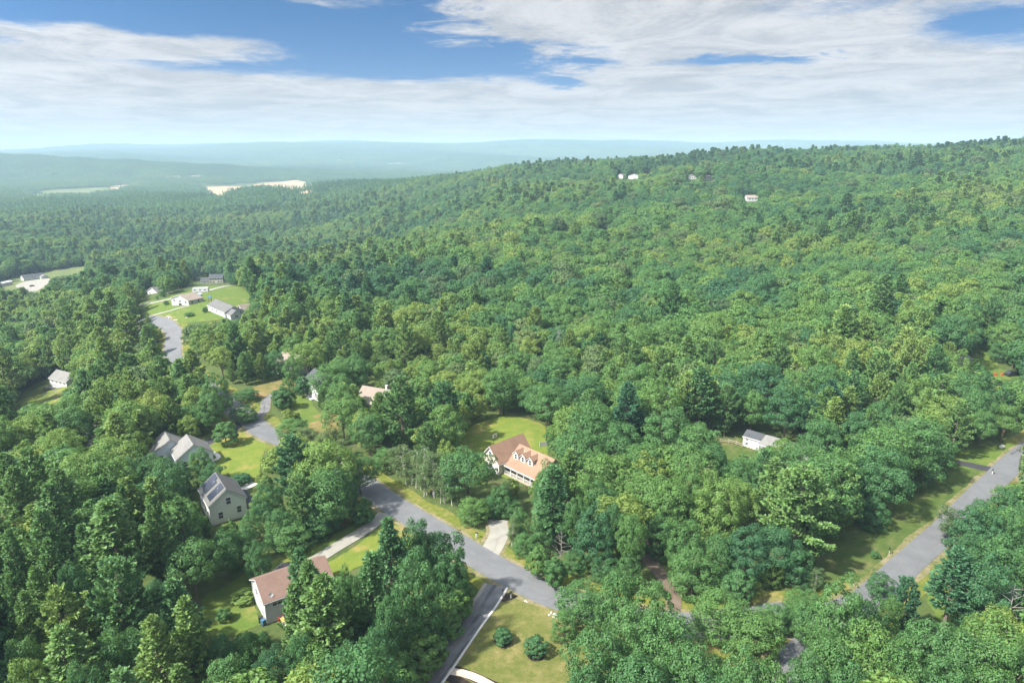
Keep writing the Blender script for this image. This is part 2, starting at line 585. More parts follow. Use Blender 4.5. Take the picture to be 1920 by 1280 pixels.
class MB:
    def __init__(s):
        s.v = []
        s.f = []

    def add(s, vs, fs):
        k = len(s.v)
        s.v += [tuple(p) for p in vs]
        s.f += [tuple(i + k for i in f) for f in fs]
        return s

    def box(s, x0, x1, y0, y1, z0, z1):
        return s.add([(x0, y0, z0), (x1, y0, z0), (x1, y1, z0), (x0, y1, z0), (x0, y0, z1), (x1, y0, z1), (x1, y1, z1), (x0, y1, z1)],
                     [(3, 2, 1, 0), (4, 5, 6, 7), (0, 1, 5, 4), (1, 2, 6, 5), (2, 3, 7, 6), (3, 0, 4, 7)])

    def tube(s, pts, radii, n=6, cap=True):
        rings = []
        k0 = len(s.v)
        pts = [Vector(p) for p in pts]
        for i, p in enumerate(pts):
            d = (pts[min(i + 1, len(pts) - 1)] - pts[max(i - 1, 0)]).normalized()
            a = d.cross(Vector((0, 0, 1)) if abs(d.z) < 0.9 else Vector((1, 0, 0))).normalized()
            b = d.cross(a)
            for j in range(n):
                q = 2 * math.pi * j / n
                s.v.append(tuple(p + (a * math.cos(q) + b * math.sin(q)) * radii[i]))
        for i in range(len(pts) - 1):
            for j in range(n):
                s.f.append((k0 + i * n + j, k0 + i * n + (j + 1) % n, k0 + (i + 1) * n + (j + 1) % n, k0 + (i + 1) * n + j))
        if cap:
            s.f.append(tuple(k0 + j for j in range(n)))
            s.f.append(tuple(k0 + (len(pts) - 1) * n + j for j in reversed(range(n))))
        return s

    def prism(s, prof, axis, a0, a1):
        """profile [(b, z)] swept along axis 'x' or 'y'"""
        n = len(prof)
        if axis == 'x':
            vs = [(a0, b, z) for b, z in prof] + [(a1, b, z) for b, z in prof]
        else:
            vs = [(b, a0, z) for b, z in prof] + [(b, a1, z) for b, z in prof]
        fs = [tuple(range(n)), tuple(reversed(range(n, 2 * n)))] + [(i, (i + 1) % n, n + (i + 1) % n, n + i) for i in range(n)]
        return s.add(vs, fs)

    def mesh(s, name, mat):
        me = bpy.data.meshes.new(name)
        me.from_pydata(s.v, [], s.f)
        bm = bmesh.new()
        bm.from_mesh(me)
        bmesh.ops.recalc_face_normals(bm, faces=bm.faces)
        bm.to_mesh(me)
        bm.free()
        me.materials.append(MATS[mat])
        return me

    def build(s, name, mat, parent=None):
        return link(bpy.data.objects.new(name, s.mesh(name, mat)), parent)


# ------------------------------------------------------------------ the ground sheet
def axis_pts(lo, hi, n, fine):
    a, b = math.asinh(lo / fine), math.asinh(hi / fine)
    return np.sinh(np.linspace(a, b, n)) * fine


gx = axis_pts(-13000, 13000, 361, 260)
gy = np.concatenate([[-900, -600, -400, -250, -150, -80], axis_pts(-30, 14500, 380, 260)])
GXm, GYm = np.meshgrid(gx, gy)
GZ = hgt(GXm, GYm)
nx, ny = len(gx), len(gy)
me = bpy.data.meshes.new('ground')
idx = np.arange(nx * ny).reshape(ny, nx)
quads = np.stack([idx[:-1, :-1], idx[:-1, 1:], idx[1:, 1:], idx[1:, :-1]], -1).reshape(-1, 4)
me.from_pydata(np.stack([GXm, GYm, GZ], -1).reshape(-1, 3).tolist(), [], quads.tolist())
me.polygons.foreach_set('use_smooth', np.ones(len(quads), bool))
me.materials.append(MATS['forest_floor'])
tag(link(bpy.data.objects.new('ground', me)), 'forest floor and terrain under the trees, sloping to valley and ridge', 'ground', kind='structure')


def smooth_closed(pts, k=6, jit=0.0):
    n = len(pts)
    out = []
    for i in range(n):
        p0, p1, p2, p3 = (np.array(pts[(i + j) % n], float) for j in (-1, 0, 1, 2))
        for q in range(k):
            t = q / k
            out.append(_cr(p0, p1, p2, p3, t) * 0.6 + (p1 * (1 - t) + p2 * t) * 0.4)
    out = np.array(out)
    if jit:
        out += rng.normal(0, jit, out.shape)
    return [tuple(p) for p in out]


def smooth_open(pts, step=2.0):
    P = [np.array(p, float) for p in pts]
    P = [2 * P[0] - P[1]] + P + [2 * P[-1] - P[-2]]
    out = []
    for i in range(1, len(P) - 2):
        n = max(2, int(np.linalg.norm(P[i + 1] - P[i]) / step))
        for q in range(n):
            out.append(_cr(P[i - 1], P[i], P[i + 1], P[i + 2], q / n))
    out.append(P[-2])
    return np.array(out)


def sheet(name, poly, off, mat, label=None, cat=None, cell=6.0, kind='structure'):
    bm = bmesh.new()
    vs = [bm.verts.new((x, y, 0)) for x, y in poly]
    bm.faces.new(vs)
    bmesh.ops.triangulate(bm, faces=bm.faces[:])
    xs = [p[0] for p in poly]
    ys = [p[1] for p in poly]
    for lo, hi, no, k in ((min(xs), max(xs), (1, 0, 0), 0), (min(ys), max(ys), (0, 1, 0), 1)):
        c = lo + cell
        while c < hi:
            bmesh.ops.bisect_plane(bm, geom=bm.verts[:] + bm.edges[:] + bm.faces[:], plane_co=(c, c, 0), plane_no=no)
            c += cell
    for v in bm.verts:
        v.co.z = float(hgt(v.co.x, v.co.y)) + off
    for f in bm.faces:
        if f.normal.z < 0:
            f.normal_flip()
        f.smooth = True
    me = bpy.data.meshes.new(name)
    bm.to_mesh(me)
    bm.free()
    me.materials.append(MATS[mat])
    return tag(link(bpy.data.objects.new(name, me)), label, cat, kind=kind)


def ribbon(name, pts, width, off, mat, label=None, cat=None, jit=0.0, kind='structure', side=0.0, thick=0.0):
    """strip along a centreline in world metres; side shifts it to the right"""
    P = smooth_open(pts)
    T = np.gradient(P, axis=0)
    T /= np.linalg.norm(T, axis=1)[:, None]
    N = np.stack([T[:, 1], -T[:, 0]], 1)
    wj = rng.normal(0, jit, (len(P), 2)) if jit else np.zeros((len(P), 2))
    if jit:
        wj = (wj + np.roll(wj, 1, 0) + np.roll(wj, -1, 0)) / 1.8
    A = P + N * (side - width / 2 + wj[:, :1])
    B = P + N * (side + width / 2 + wj[:, 1:])
    M = (A + B) / 2
    L = np.concatenate([[0], np.cumsum(np.linalg.norm(np.diff(P, axis=0), axis=1))])
    V, UVs = [], []
    for i in range(len(P)):
        for q, u in ((A[i], 0.0), (M[i], 0.5), (B[i], 1.0)):
            V.append((q[0], q[1], float(hgt(q[0], q[1])) + off + thick))
            UVs.append((u, L[i]))
    F = []
    for i in range(len(P) - 1):
        for k in (0, 1):
            a = i * 3 + k
            F.append((a, a + 1, a + 4, a + 3))
    if thick:
        n0 = len(V)
        for i in range(len(P)):
            for q, u in ((A[i], 0.0), (B[i], 1.0)):
                V.append((q[0], q[1], float(hgt(q[0], q[1])) - 0.15))
                UVs.append((u, L[i]))
        for i in range(len(P) - 1):
            F.append((i * 3, i * 3 + 3, n0 + i * 2 + 2, n0 + i * 2))
            F.append((i * 3 + 2, n0 + i * 2 + 1, n0 + i * 2 + 3, i * 3 + 5))
    me = bpy.data.meshes.new(name)
    me.from_pydata(V, [], F)
    uv = me.uv_layers.new(name='UVMap')
    vi = np.zeros(len(me.loops), int)
    me.loops.foreach_get('vertex_index', vi)
    uv.data.foreach_set('uv', np.array(UVs)[vi].ravel())
    bm = bmesh.new()
    bm.from_mesh(me)
    bmesh.ops.recalc_face_normals(bm, faces=bm.faces)
    if bm.faces and sum(f.normal.z for f in bm.faces) < 0:
        for f in bm.faces:
            f.normal_flip()
    bm.to_mesh(me)
    bm.free()
    me.polygons.foreach_set('use_smooth', np.ones(len(me.polygons), bool))
    me.materials.append(MATS[mat])
    o = link(bpy.data.objects.new(name, me))
    tag(o, label, cat, kind=kind)
    poly = [tuple(p) for p in A] + [tuple(p) for p in B[::-1]]
    return o, poly


def G(*pts):
    return [hit(*p) for p in pts]

# ------------------------------------------------------------------ roads, drives, lawns
GRASSY = []


def lawn(px, mat, label, off=0.07, jit=0.25, name='lawn', mask=True, block=True):
    poly = smooth_closed(G(*px), 6, jit)
    sheet(name, poly, off, mat, label, name.replace('_', ' '))
    if mask:
        mask_px(px)
    if block:
        mask_ground(poly)
    return poly


def road(name, px, width, mat, label, off=0.13, shoulder=1.3, verge=0.0, cat='road', block=True, jit=0.05, world_pts=None):
    pts = world_pts or G(*px)
    if verge:
        _, p = ribbon('road_verge', pts, width + 2 * shoulder + 2 * verge, 0.05, 'verge_grass', 'yellow green grass verge along the ' + label, 'verge', 0.35)
        if block:
            mask_ground(p)
    if shoulder:
        _, p = ribbon('road_shoulder', pts, width + 2 * shoulder, 0.09, 'sand_shoulder', 'sandy shoulder along the ' + label, 'shoulder', 0.22)
    o, p = ribbon(name, pts, width, off, mat, label, cat, jit)
    if block:
        mask_ground(p)
    return pts


MAIN = [(1612, 1136), (1545, 1160), (1475, 1152), (1370, 1172), (1250, 1170), (1140, 1148), (1040, 1118), (960, 1080), (880, 1035), (800, 985),
        (735, 945), (660, 893), (590, 850), (500, 812), (462, 782), (428, 757), (400, 736), (355, 705), (326, 676), (324, 645), (325, 622), (305, 604), (270, 597)]
main_pts = road('road', MAIN, 6.9, 'road_asphalt', 'grey asphalt road curving down through the woods past the driveways', verge=2.6, shoulder=1.1)
RIGHT = [(2120, 735), (2010, 790), (1925, 845), (1850, 915), (1780, 985), (1700, 1058), (1630, 1120), (1560, 1180), (1440, 1275), (1330, 1360)]
right_pts = road('road', RIGHT, 5.7, 'road_asphalt', 'straight grey asphalt road beside the wide roadside lawn', off=0.145, verge=2.2, shoulder=1.0)

# near driveway with crushed stone edges and a kerb
DRIVE = G((932, 1098), (912, 1130), (880, 1172), (840, 1228), (800, 1283), (740, 1370))
_, p = ribbon('driveway', DRIVE, 3.7, 0.16, 'black_asphalt', 'streaked dark asphalt driveway edged with crushed stone beside the dry lawn', 'driveway', 0.05)
mask_ground(p)
_, p = ribbon('stone_edging', DRIVE, 0.75, 0.12, 'crushed_stone', 'pale crushed stone strip on the wooded side of the dark driveway', 'edging', 0.05, side=2.25)
_, p = ribbon('kerb', DRIVE[0:1] + DRIVE[1:], 0.4, 0.05, 'concrete', 'pale stone kerb between the dark driveway and the dry lawn', 'kerb', 0.02, side=-2.1, thick=0.14)
lawn([(945, 1116), (965, 1113), (1000, 1128), (1048, 1148), (1100, 1175), (1120, 1290), (1080, 1340), (780, 1340), (838, 1262), (900, 1172)],
     'lawn_dry', 'patchy dry lawn with two round shrubs beside the dark driveway')
sheet('mulch_bed', smooth_closed(G((936, 1124), (943, 1114), (958, 1112), (970, 1118), (962, 1123), (945, 1128)), 5), 0.10, 'mulch', 'dark mulch bed around the white mailbox post', 'mulch bed', cell=3)
sheet('mulch_bed', smooth_closed(G((850, 1247), (880, 1256), (935, 1280), (960, 1300), (940, 1300), (900, 1284), (845, 1258)), 5), 0.10, 'mulch', 'dark mulch strip along the tan walkway', 'mulch bed', cell=3)
sheet('mulch_bed', smooth_closed(G((838, 1262), (860, 1267), (900, 1290), (880, 1300), (836, 1275)), 5), 0.105, 'mulch', 'dark mulch bed below the tan walkway', 'mulch bed', cell=3)
ribbon('walkway', G((840, 1258), (866, 1262), (900, 1274), (945, 1302), (980, 1340)), 1.5, 0.13, 'paver_tan', 'tan paved walkway leaving the dark driveway', 'walkway', 0.02)
mask_px([(894, 1100), (945, 1112), (830, 1280), (764, 1280)])
mask_px([(820, 1280), (840, 1245), (960, 1262), (1000, 1280)])
mask_px([(693, 920), (740, 930), (800, 960), (870, 1000), (1050, 1100), (1035, 1142), (910, 1097), (884, 1068), (862, 1012), (820, 988), (745, 985), (708, 960)])

# drive and yard of the brown roofed white house
road('driveway', [(722, 962), (690, 990), (640, 1020), (590, 1050), (550, 1068)], 3.2, 'pale_gravel', 'pale gravel driveway leading to the brown roofed white house', off=0.115, shoulder=0, cat='driveway')
lawn([(375, 1128), (430, 1092), (525, 1042), (610, 1012), (700, 962), (714, 972), (660, 1005), (560, 1058), (540, 1075), (500, 1083), (470, 1100), (482, 1150), (490, 1170), (430, 1190), (395, 1190)],
     'lawn_green', 'green lawn around the brown roofed white house', mask=False)
mask_px([(385, 1125), (430, 1095), (470, 1075), (525, 1045), (610, 1015), (700, 965), (705, 985), (590, 1055), (535, 1062), (480, 1088), (474, 1110), (488, 1165), (420, 1180), (398, 1180)])
lawn([(612, 1056), (660, 1030), (712, 990), (730, 1000), (700, 1040), (650, 1075), (625, 1078)], 'lawn_bright', 'bright lawn between the gravel driveway and the tall pines', mask=False)
mask_px([(605, 1057), (660, 1028), (706, 1000), (690, 1030), (655, 1062), (630, 1065)])
sheet('dirt_patch', smooth_closed(G((512, 1068), (540, 1055), (560, 1062), (535, 1082), (510, 1085)), 5, 0.2), 0.10, 'crushed_stone', 'bare pale parking patch behind the brown roofed house', 'dirt patch', cell=3)

# tan house: drive, yards
road('driveway', [(915, 1040), (928, 1018), (937, 998), (934, 984), (936, 975)], 4.2, 'pale_gravel', 'pale driveway climbing to the tan roofed house', off=0.115, shoulder=0.8, cat='driveway')
mask_px([(900, 1025), (940, 1045), (945, 1018), (940, 985), (922, 985), (915, 1005)])
lawn([(836, 850), (858, 825), (885, 798), (920, 785), (962, 779), (1018, 796), (1030, 830), (1020, 870), (990, 908), (955, 898), (930, 886), (885, 862)],
     'lawn_bright', 'sunny yard around the tan roofed house with dormers', mask=False)
mask_px([(842, 848), (858, 828), (882, 800), (960, 782), (1014, 797), (1012, 832), (1012, 860), (1000, 885), (985, 903), (945, 888), (930, 862), (905, 842), (870, 842)])

# grey twin gable house and the panel house
road('driveway', [(458, 788), (435, 806), (405, 822), (372, 838)], 3.4, 'fresh_asphalt', 'black asphalt driveway leading to the grey twin gabled house', off=0.115, shoulder=0.5, cat='driveway')
lawn([(375, 850), (400, 828), (440, 806), (470, 812), (500, 832), (492, 860), (484, 895), (462, 905), (435, 918), (415, 912), (400, 890), (395, 870)],
     'lawn_bright', 'open lawn between the grey house and the house with panels', mask=False)
mask_px([(392, 838), (440, 804), (472, 815), (496, 830), (490, 855), (478, 893), (462, 905), (474, 912), (446, 928), (440, 915), (418, 900), (432, 882), (408, 866), (410, 848)])
road('walkway', [(478, 905), (455, 916), (436, 926)], 2.6, 'concrete', 'pale concrete drive beside the house with roof panels', off=0.115, shoulder=0, cat='walkway')
ribbon('walkway', G((378, 842), (392, 846), (406, 852), (410, 858), (400, 864), (390, 866)), 1.1, 0.12, 'concrete', 'curved concrete path in front of the grey house', 'walkway', 0.02)

# middle stretch of the road, curved drive, meadow
mask_px([(466, 792), (490, 786), (528, 815), (512, 834), (470, 815)])
mask_px([(398, 738), (428, 752), (444, 772), (436, 786), (420, 764)])
road('driveway', [(478, 785), (496, 770), (499, 752), (512, 741), (535, 735)], 3.0, 'black_asphalt', 'curving dark driveway climbing from the road to the white two storey house', off=0.115, shoulder=0.4, cat='driveway')
mask_px([(470, 790), (488, 770), (492, 752), (508, 738), (528, 733), (524, 745), (506, 758), (503, 775), (486, 790)])
lawn([(470, 728), (520, 712), (556, 704), (562, 722), (530, 738), (498, 746), (478, 742)], 'meadow_brown', 'dry brown meadow behind the curving driveway', mask=True, name='meadow')
lawn([(536, 748), (560, 742), (582, 742), (588, 762), (618, 790), (612, 808), (575, 795), (552, 775)], 'lawn_green', 'small lawn in front of the white two storey house', mask=False)
mask_px([(548, 748), (578, 744), (582, 762), (566, 768), (550, 762)])
lawn([(590, 775), (630, 775), (640, 800), (610, 815), (580, 800)], 'meadow_brown', 'patch of dry ground behind the young birches', mask=False, name='meadow')

# upper left: lawns, drives
lawn([(250, 572), (300, 562), (345, 548), (395, 536), (440, 536), (470, 548), (468, 572), (452, 592), (410, 600), (372, 604), (330, 606), (292, 598), (262, 590)],
     'lawn_green', 'wide mown lawn around the white raised house above the road bend', mask=False)
mask_px([(258, 570), (318, 556), (325, 545), (380, 514), (425, 520), (434, 537), (464, 550), (462, 576), (445, 594), (405, 597), (370, 601), (312, 601), (276, 590)])
mask_px([(280, 598), (318, 600), (342, 615), (338, 642), (333, 668), (308, 668), (312, 640), (306, 616), (285, 604)])
road('driveway', [(255, 574), (290, 567), (325, 560)], 4.0, 'pale_gravel', 'pale driveway crossing the lawn to the white raised house', off=0.115, shoulder=0, cat='driveway')
road('driveway', [(285, 592), (318, 583), (345, 575), (356, 573)], 3.0, 'pale_gravel', 'narrow pale drive to the garage door of the white raised house', off=0.115, shoulder=0, cat='driveway')
road('driveway', [(352, 556), (390, 545), (432, 535)], 4.0, 'pale_gravel', 'pale drive running past the colonial house', off=0.115, shoulder=0, cat='driveway')

# far left
lawn([(10, 762), (40, 738), (70, 718), (96, 708), (130, 712), (128, 735), (108, 755), (60, 765)], 'lawn_bright', 'sunny grass slope below the white hillside house', mask=False)
mask_px([(24, 752), (60, 726), (94, 714), (94, 694), (132, 690), (128, 718), (112, 738), (104, 752), (42, 754)])
lawn([(80, 728), (100, 716), (112, 722), (112, 748), (98, 748)], 'sand_shoulder', 'bare sandy ground below the white hillside house', off=0.10, mask=False, name='sandy_yard')
lawn([(-20, 838), (10, 802), (38, 785), (34, 812), (10, 845)], 'lawn_bright', 'small bright yard beside the pale roof at the forest edge', mask=False)
mask_px([(0, 828), (12, 803), (35, 787), (22, 818)])
lawn([(-30, 552), (0, 530), (30, 520), (95, 508), (170, 498), (160, 512), (98, 530), (70, 552), (30, 552)], 'far_field', 'pale yard and field around the long workshop', mask=False, name='field')
mask_px([(28, 516), (90, 506), (96, 524), (72, 546), (54, 546), (44, 536), (4, 545), (0, 530), (28, 530)])
mask_px([(96, 508), (160, 499), (150, 510), (100, 518)])
lawn([(28, 536), (50, 527), (92, 522), (90, 531), (70, 545), (45, 545)], 'crushed_stone', 'pale gravel parking yard in front of the long workshop', off=0.10, mask=False, name='gravel_yard')

# right hand side
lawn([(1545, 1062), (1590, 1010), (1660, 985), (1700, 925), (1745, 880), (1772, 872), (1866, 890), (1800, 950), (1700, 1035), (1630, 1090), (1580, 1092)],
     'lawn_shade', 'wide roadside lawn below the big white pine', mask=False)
lawn([(1770, 868), (1800, 846), (1850, 838), (1900, 832), (1915, 845), (1880, 875), (1860, 886)], 'lawn_green', 'roadside grass beyond the black driveway', mask=False)
mask_px([(1572, 1050), (1600, 1012), (1680, 985), (1722, 905), (1762, 876), (1790, 850), (1898, 846), (1920, 830), (1920, 872), (1850, 925), (1800, 952), (1748, 992), (1745, 1075), (1665, 1085), (1600, 1086)])
road('driveway', [(1880, 885), (1840, 877), (1800, 868), (1760, 862), (1700, 850)], 3.6, 'fresh_asphalt', 'fresh black driveway branching off the straight road', off=0.12, shoulder=0, cat='driveway')
lawn([(1740, 1096), (1770, 1096), (1815, 1130), (1850, 1170), (1830, 1200), (1780, 1190), (1745, 1140)], 'lawn_green', 'small grass clearing on the far side of the straight road', mask=False)
mask_px([(1752, 1104), (1785, 1114), (1830, 1162), (1795, 1160), (1756, 1138)])
mask_px([(1452, 1127), (1476, 1123), (1480, 1148), (1470, 1144)])
road('track', [(1262, 1150), (1262, 1112), (1238, 1075), (1214, 1045), (1200, 1000)], 2.7, 'dirt_track', 'shaded dirt track entering the woods', off=0.115, shoulder=0, cat='track')
mask_px([(1208, 1062), (1226, 1046), (1266, 1104), (1246, 1102)])
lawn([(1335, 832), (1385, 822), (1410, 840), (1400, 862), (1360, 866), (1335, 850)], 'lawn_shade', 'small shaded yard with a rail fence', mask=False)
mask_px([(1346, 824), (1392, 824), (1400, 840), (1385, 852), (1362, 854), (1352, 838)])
lawn([(1820, 652), (1862, 646), (1872, 690), (1912, 700), (1910, 712), (1850, 708), (1828, 680)], 'lawn_green', 'small sunny clearing beside the cream house', mask=False)
mask_px([(1828, 648), (1856, 648), (1856, 676), (1834, 672)])
mask_px([(1862, 692), (1906, 692), (1906, 708), (1862, 707)])
lawn([(1035, 462), (1060, 456), (1095, 458), (1090, 468), (1050, 470)], 'lawn_green', 'strip of lawn in the wooded hillside', mask=False)
lawn([(815, 518), (840, 512), (862, 516), (850, 528), (822, 528)], 'lawn_green', 'small clearing beside the house in the middle woods', mask=False)

# far open ground
lawn([(378, 352), (430, 350), (500, 343), (555, 338), (585, 345), (602, 357), (560, 368), (500, 372), (430, 372), (390, 364)], 'sand_pit',
     'large pale sand pit beyond the wooded ridge', off=1.0, jit=4, name='sand_pit', block=False, mask=False)
mask_px([(362, 346), (462, 344), (452, 374), (375, 374)])
mask_px([(480, 344), (560, 337), (604, 357), (575, 364), (500, 358)])
lawn([(205, 352), (225, 346), (247, 347), (242, 358), (215, 360)], 'sand_pit', 'small sand pit beside the far fields', off=1.0, jit=3, name='sand_pit', block=False)
lawn([(308, 331), (335, 329), (336, 334), (312, 335)], 'sand_pit', 'thin strip of bare sand in the far forest', off=1.0, jit=3, name='sand_pit', block=False)
lawn([(358, 330), (395, 329), (393, 335), (362, 335)], 'sand_pit', 'second thin strip of bare sand in the far forest', off=1.0, jit=3, name='sand_pit', block=False)
lawn([(40, 362), (110, 356), (200, 352), (230, 358), (150, 366), (60, 372)], 'far_field', 'pale green fields in the far valley', off=1.0, jit=4, name='field', block=False)

# ------------------------------------------------------------------ houses
LANDMARKS = []      # (phrase, x, y)


def place(name, A, B, label, cat='house', phrase=None, width=None, world=False):
    """an Empty whose +x runs from photo point A to B along the foot of the front wall, front facing -y"""
    a, b = (A, B) if world else (hit(*A), hit(*B))
    d = Vector((b[0] - a[0], b[1] - a[1]))
    o = empty(name, (a[0], a[1], float(hgt(a[0], a[1]))), math.atan2(d.y, d.x))
    tag(o, label, cat)
    if phrase:
        LANDMARKS.append((phrase, a[0] + d.x / 2, a[1] + d.y / 2))
    return o, d.length


def place_ridge(name, A, front, back, dz, label, phrase=None):
    """gable end towards us: A is the foot of its left corner, front and back the two ridge ends dz above the ground"""
    a, f, b = hit(*A), hit(*front, dz), hit(*back, dz)
    d = Vector((f[0] - b[0], f[1] - b[1])).normalized()          # towards the viewer
    x = Vector((-d.y, d.x))
    return place(name, a, (a[0] + x.x, a[1] + x.y), label, phrase=phrase, world=True)


def footprint(o, x0, x1, y0, y1, m=1.2):
    c, s = math.cos(o.rotation_euler.z), math.sin(o.rotation_euler.z)
    mask_ground([(o.location.x + c * x - s * y, o.location.y + s * x + c * y) for x, y in
                 ((x0 - m, y0 - m), (x1 + m, y0 - m), (x1 + m, y1 + m), (x0 - m, y1 + m))])


def chevron(b0, b1, eave, rise, oh, t, lift=0.03):
    bm_, s = (b0 + b1) / 2, rise / ((b1 - b0) / 2)
    ze, zr = eave - oh * s + lift, eave + rise + lift
    return [(b0 - oh, ze), (bm_, zr), (b1 + oh, ze), (b1 + oh, ze + t), (bm_, zr + t), (b0 - oh, ze + t)]


def block(o, x0, x1, y0, y1, eave, rise, axis, wall, roof, base=-1.5, oh=0.35, trim=True, corner=True, found=0.35):
    """gabled block: wall, roof, white rake boards, eave boards, corner boards"""
    b0, b1, a0, a1 = (y0, y1, x0, x1) if axis == 'x' else (x0, x1, y0, y1)
    mid = (b0 + b1) / 2
    MB().prism([(b0, found), (b1, found), (b1, eave), (mid, eave + rise), (b0, eave)], axis, a0, a1).build('wall', wall, o)
    MB().box(x0 + 0.06, x1 - 0.06, y0 + 0.06, y1 - 0.06, base, found - 0.004).build('foundation', 'concrete', o)
    rf = MB().prism(chevron(b0, b1, eave, rise, oh, 0.16), axis, a0 - oh, a1 + oh).build('roof', roof, o)
    if trim:
        for a in (a0 - oh, a1 + oh):
            MB().prism(chevron(b0, b1, eave, rise, oh + 0.02, 0.2, -0.17), axis, a - 0.05, a + 0.05).build('rake_board', 'trim_white', rf)
        s = rise / ((b1 - b0) / 2)
        for b in (b0 - oh, b1 + oh):
            ze = eave - oh * s
            m = MB()
            if axis == 'x':
                m.box(a0 - oh + 0.06, a1 + oh - 0.06, b - 0.07, b + 0.07, ze - 0.12, ze + 0.10)
            else:
                m.box(b - 0.07, b + 0.07, a0 - oh + 0.06, a1 + oh - 0.06, ze - 0.12, ze + 0.10)
            m.build('gutter', 'trim_white', rf)
    if corner:
        for x in (x0, x1):
            for y in (y0, y1):
                MB().box(x - 0.10, x + 0.10, y - 0.10, y + 0.10, found - 0.05, eave - 0.05).build('corner_board', 'trim_white', o)
    return rf


def window(o, face, at, u, z, wd=0.95, ht=1.35, panes=1, mat='glass', frame='trim_white', name='window'):
    """face: front/back/left/right, at: the wall plane's coordinate, u: along it, z: centre height"""
    f, p = MB(), MB()
    sgn = -1 if face in ('front', 'left') else 1
    t0, t1 = sorted((at + sgn * 0.003, at + sgn * 0.08))
    q0, q1 = sorted((at + sgn * 0.003, at + sgn * 0.03))

    def bar(m, ua, ub, za, zb, d0, d1):
        if face in ('front', 'back'):
            m.box(ua, ub, d0, d1, za, zb)
        else:
            m.box(d0, d1, ua, ub, za, zb)
    b = 0.12
    l, r, lo, hi = u - wd / 2, u + wd / 2, z - ht / 2, z + ht / 2
    bar(f, l - b, l, lo - b, hi + b, t0, t1)
    bar(f, r, r + b, lo - b, hi + b, t0, t1)
    bar(f, l, r, hi, hi + b, t0, t1)
    bar(f, l, r, lo - b, lo, t0, t1)
    bar(f, l, r, z - 0.04, z + 0.04, *sorted((t0, at + sgn * 0.06)))
    for k in range(1, panes):
        x = l + (r - l) * k / panes
        bar(f, x - 0.04, x + 0.04, lo, hi, *sorted((at + sgn * 0.003, at + sgn * 0.062)))
    bar(p, l, r, lo, hi, q0, q1)
    w_ = f.build(name, frame, o)
    p.build('pane', mat, w_)
    return w_


def door(o, face, at, u, wd=1.0, ht=2.1, z0=0.35, mat='trim_white', name='door'):
    sgn = -1 if face in ('front', 'left') else 1
    d0, d1 = sorted((at + sgn * 0.003, at + sgn * 0.07))
    m = MB()
    if face in ('front', 'back'):
        m.box(u - wd / 2, u + wd / 2, d0, d1, z0, z0 + ht)
    else:
        m.box(d0, d1, u - wd / 2, u + wd / 2, z0, z0 + ht)
    return m.build(name, mat, o)


def chimney(o, x, y, z0, z1, s=0.45, mat='stone'):
    m = MB().box(x - s, x + s, y - s, y + s, z0, z1)
    m.box(x - s - 0.08, x + s + 0.08, y - s - 0.08, y + s + 0.08, z1 - 0.2, z1 - 0.003)
    return m.build('chimney', mat, o)


def vent(rf, x, y, z):
    MB().tube([(x, y, z - 0.3), (x, y, z + 0.45)], [0.07, 0.07], 6).build('vent_pipe', 'trim_white', rf)


# 1 house with roof panels
o, L = place_ridge('house', (397, 986), (415.5, 926), (399, 899), 7.9, 'sage green gabled house with solar panels on its roof', phrase='the panel house')
D = 9.6
L = 7.6
rf = block(o, 0, L, 0, D, 5.0, 2.9, 'y', 'siding_sage', 'shingle_grey')
window(o, 'front', 0, L * 0.53, 5.0, 0.9, 1.5)
window(o, 'front', 0, L * 0.80, 2.3, 0.9, 1.5)
window(o, 'front', 0, L * 0.28, 2.0, 0.9, 1.5)
for y in (2.2, 5.0, 7.6):
    window(o, 'left', 0, y, 2.0, 0.9, 1.4)
    window(o, 'right', L, y, 2.0, 0.9, 1.4)
sl = 2.9 / (L / 2)
for (r0, r1, c0, c1) in ((0, 3, 0, 3), (0, 3, 4, 5)):
    pass
for col_ in range(6):           # panels, two portrait rows on the sunny slope
    for row in range(2):
        if col_ == 3 or (col_ == 4 and row == 1 and False):
            continue
        if col_ in (4, 5) or row < 2:
            ya = 0.9 + (5 - col_) * 1.42
            xa = 0.35 + row * 1.62
            xb = xa + 1.56
            if col_ == 2 and row == 1:
                xa, xb = xa, xb - 0.5
            m = MB()
            za, zb = 5.0 + xa * sl + 0.30, 5.0 + xb * sl + 0.30
            m.add([(xa, ya, za), (xb, ya, zb), (xb, ya + 1.36, zb), (xa, ya + 1.36, za),
                   (xa, ya, za + 0.06), (xb, ya, zb + 0.06), (xb, ya + 1.36, zb + 0.06), (xa, ya + 1.36, za + 0.06)],
                  [(3, 2, 1, 0), (4, 5, 6, 7), (0, 1, 5, 4), (1, 2, 6, 5), (2, 3, 7, 6), (3, 0, 4, 7)])
            m.build('solar_panel', 'solar_cell', rf)
for y in (2.2, 6.0):
    vent(rf, 2.6, y, 5.0 + 2.6 * sl + 0.2)
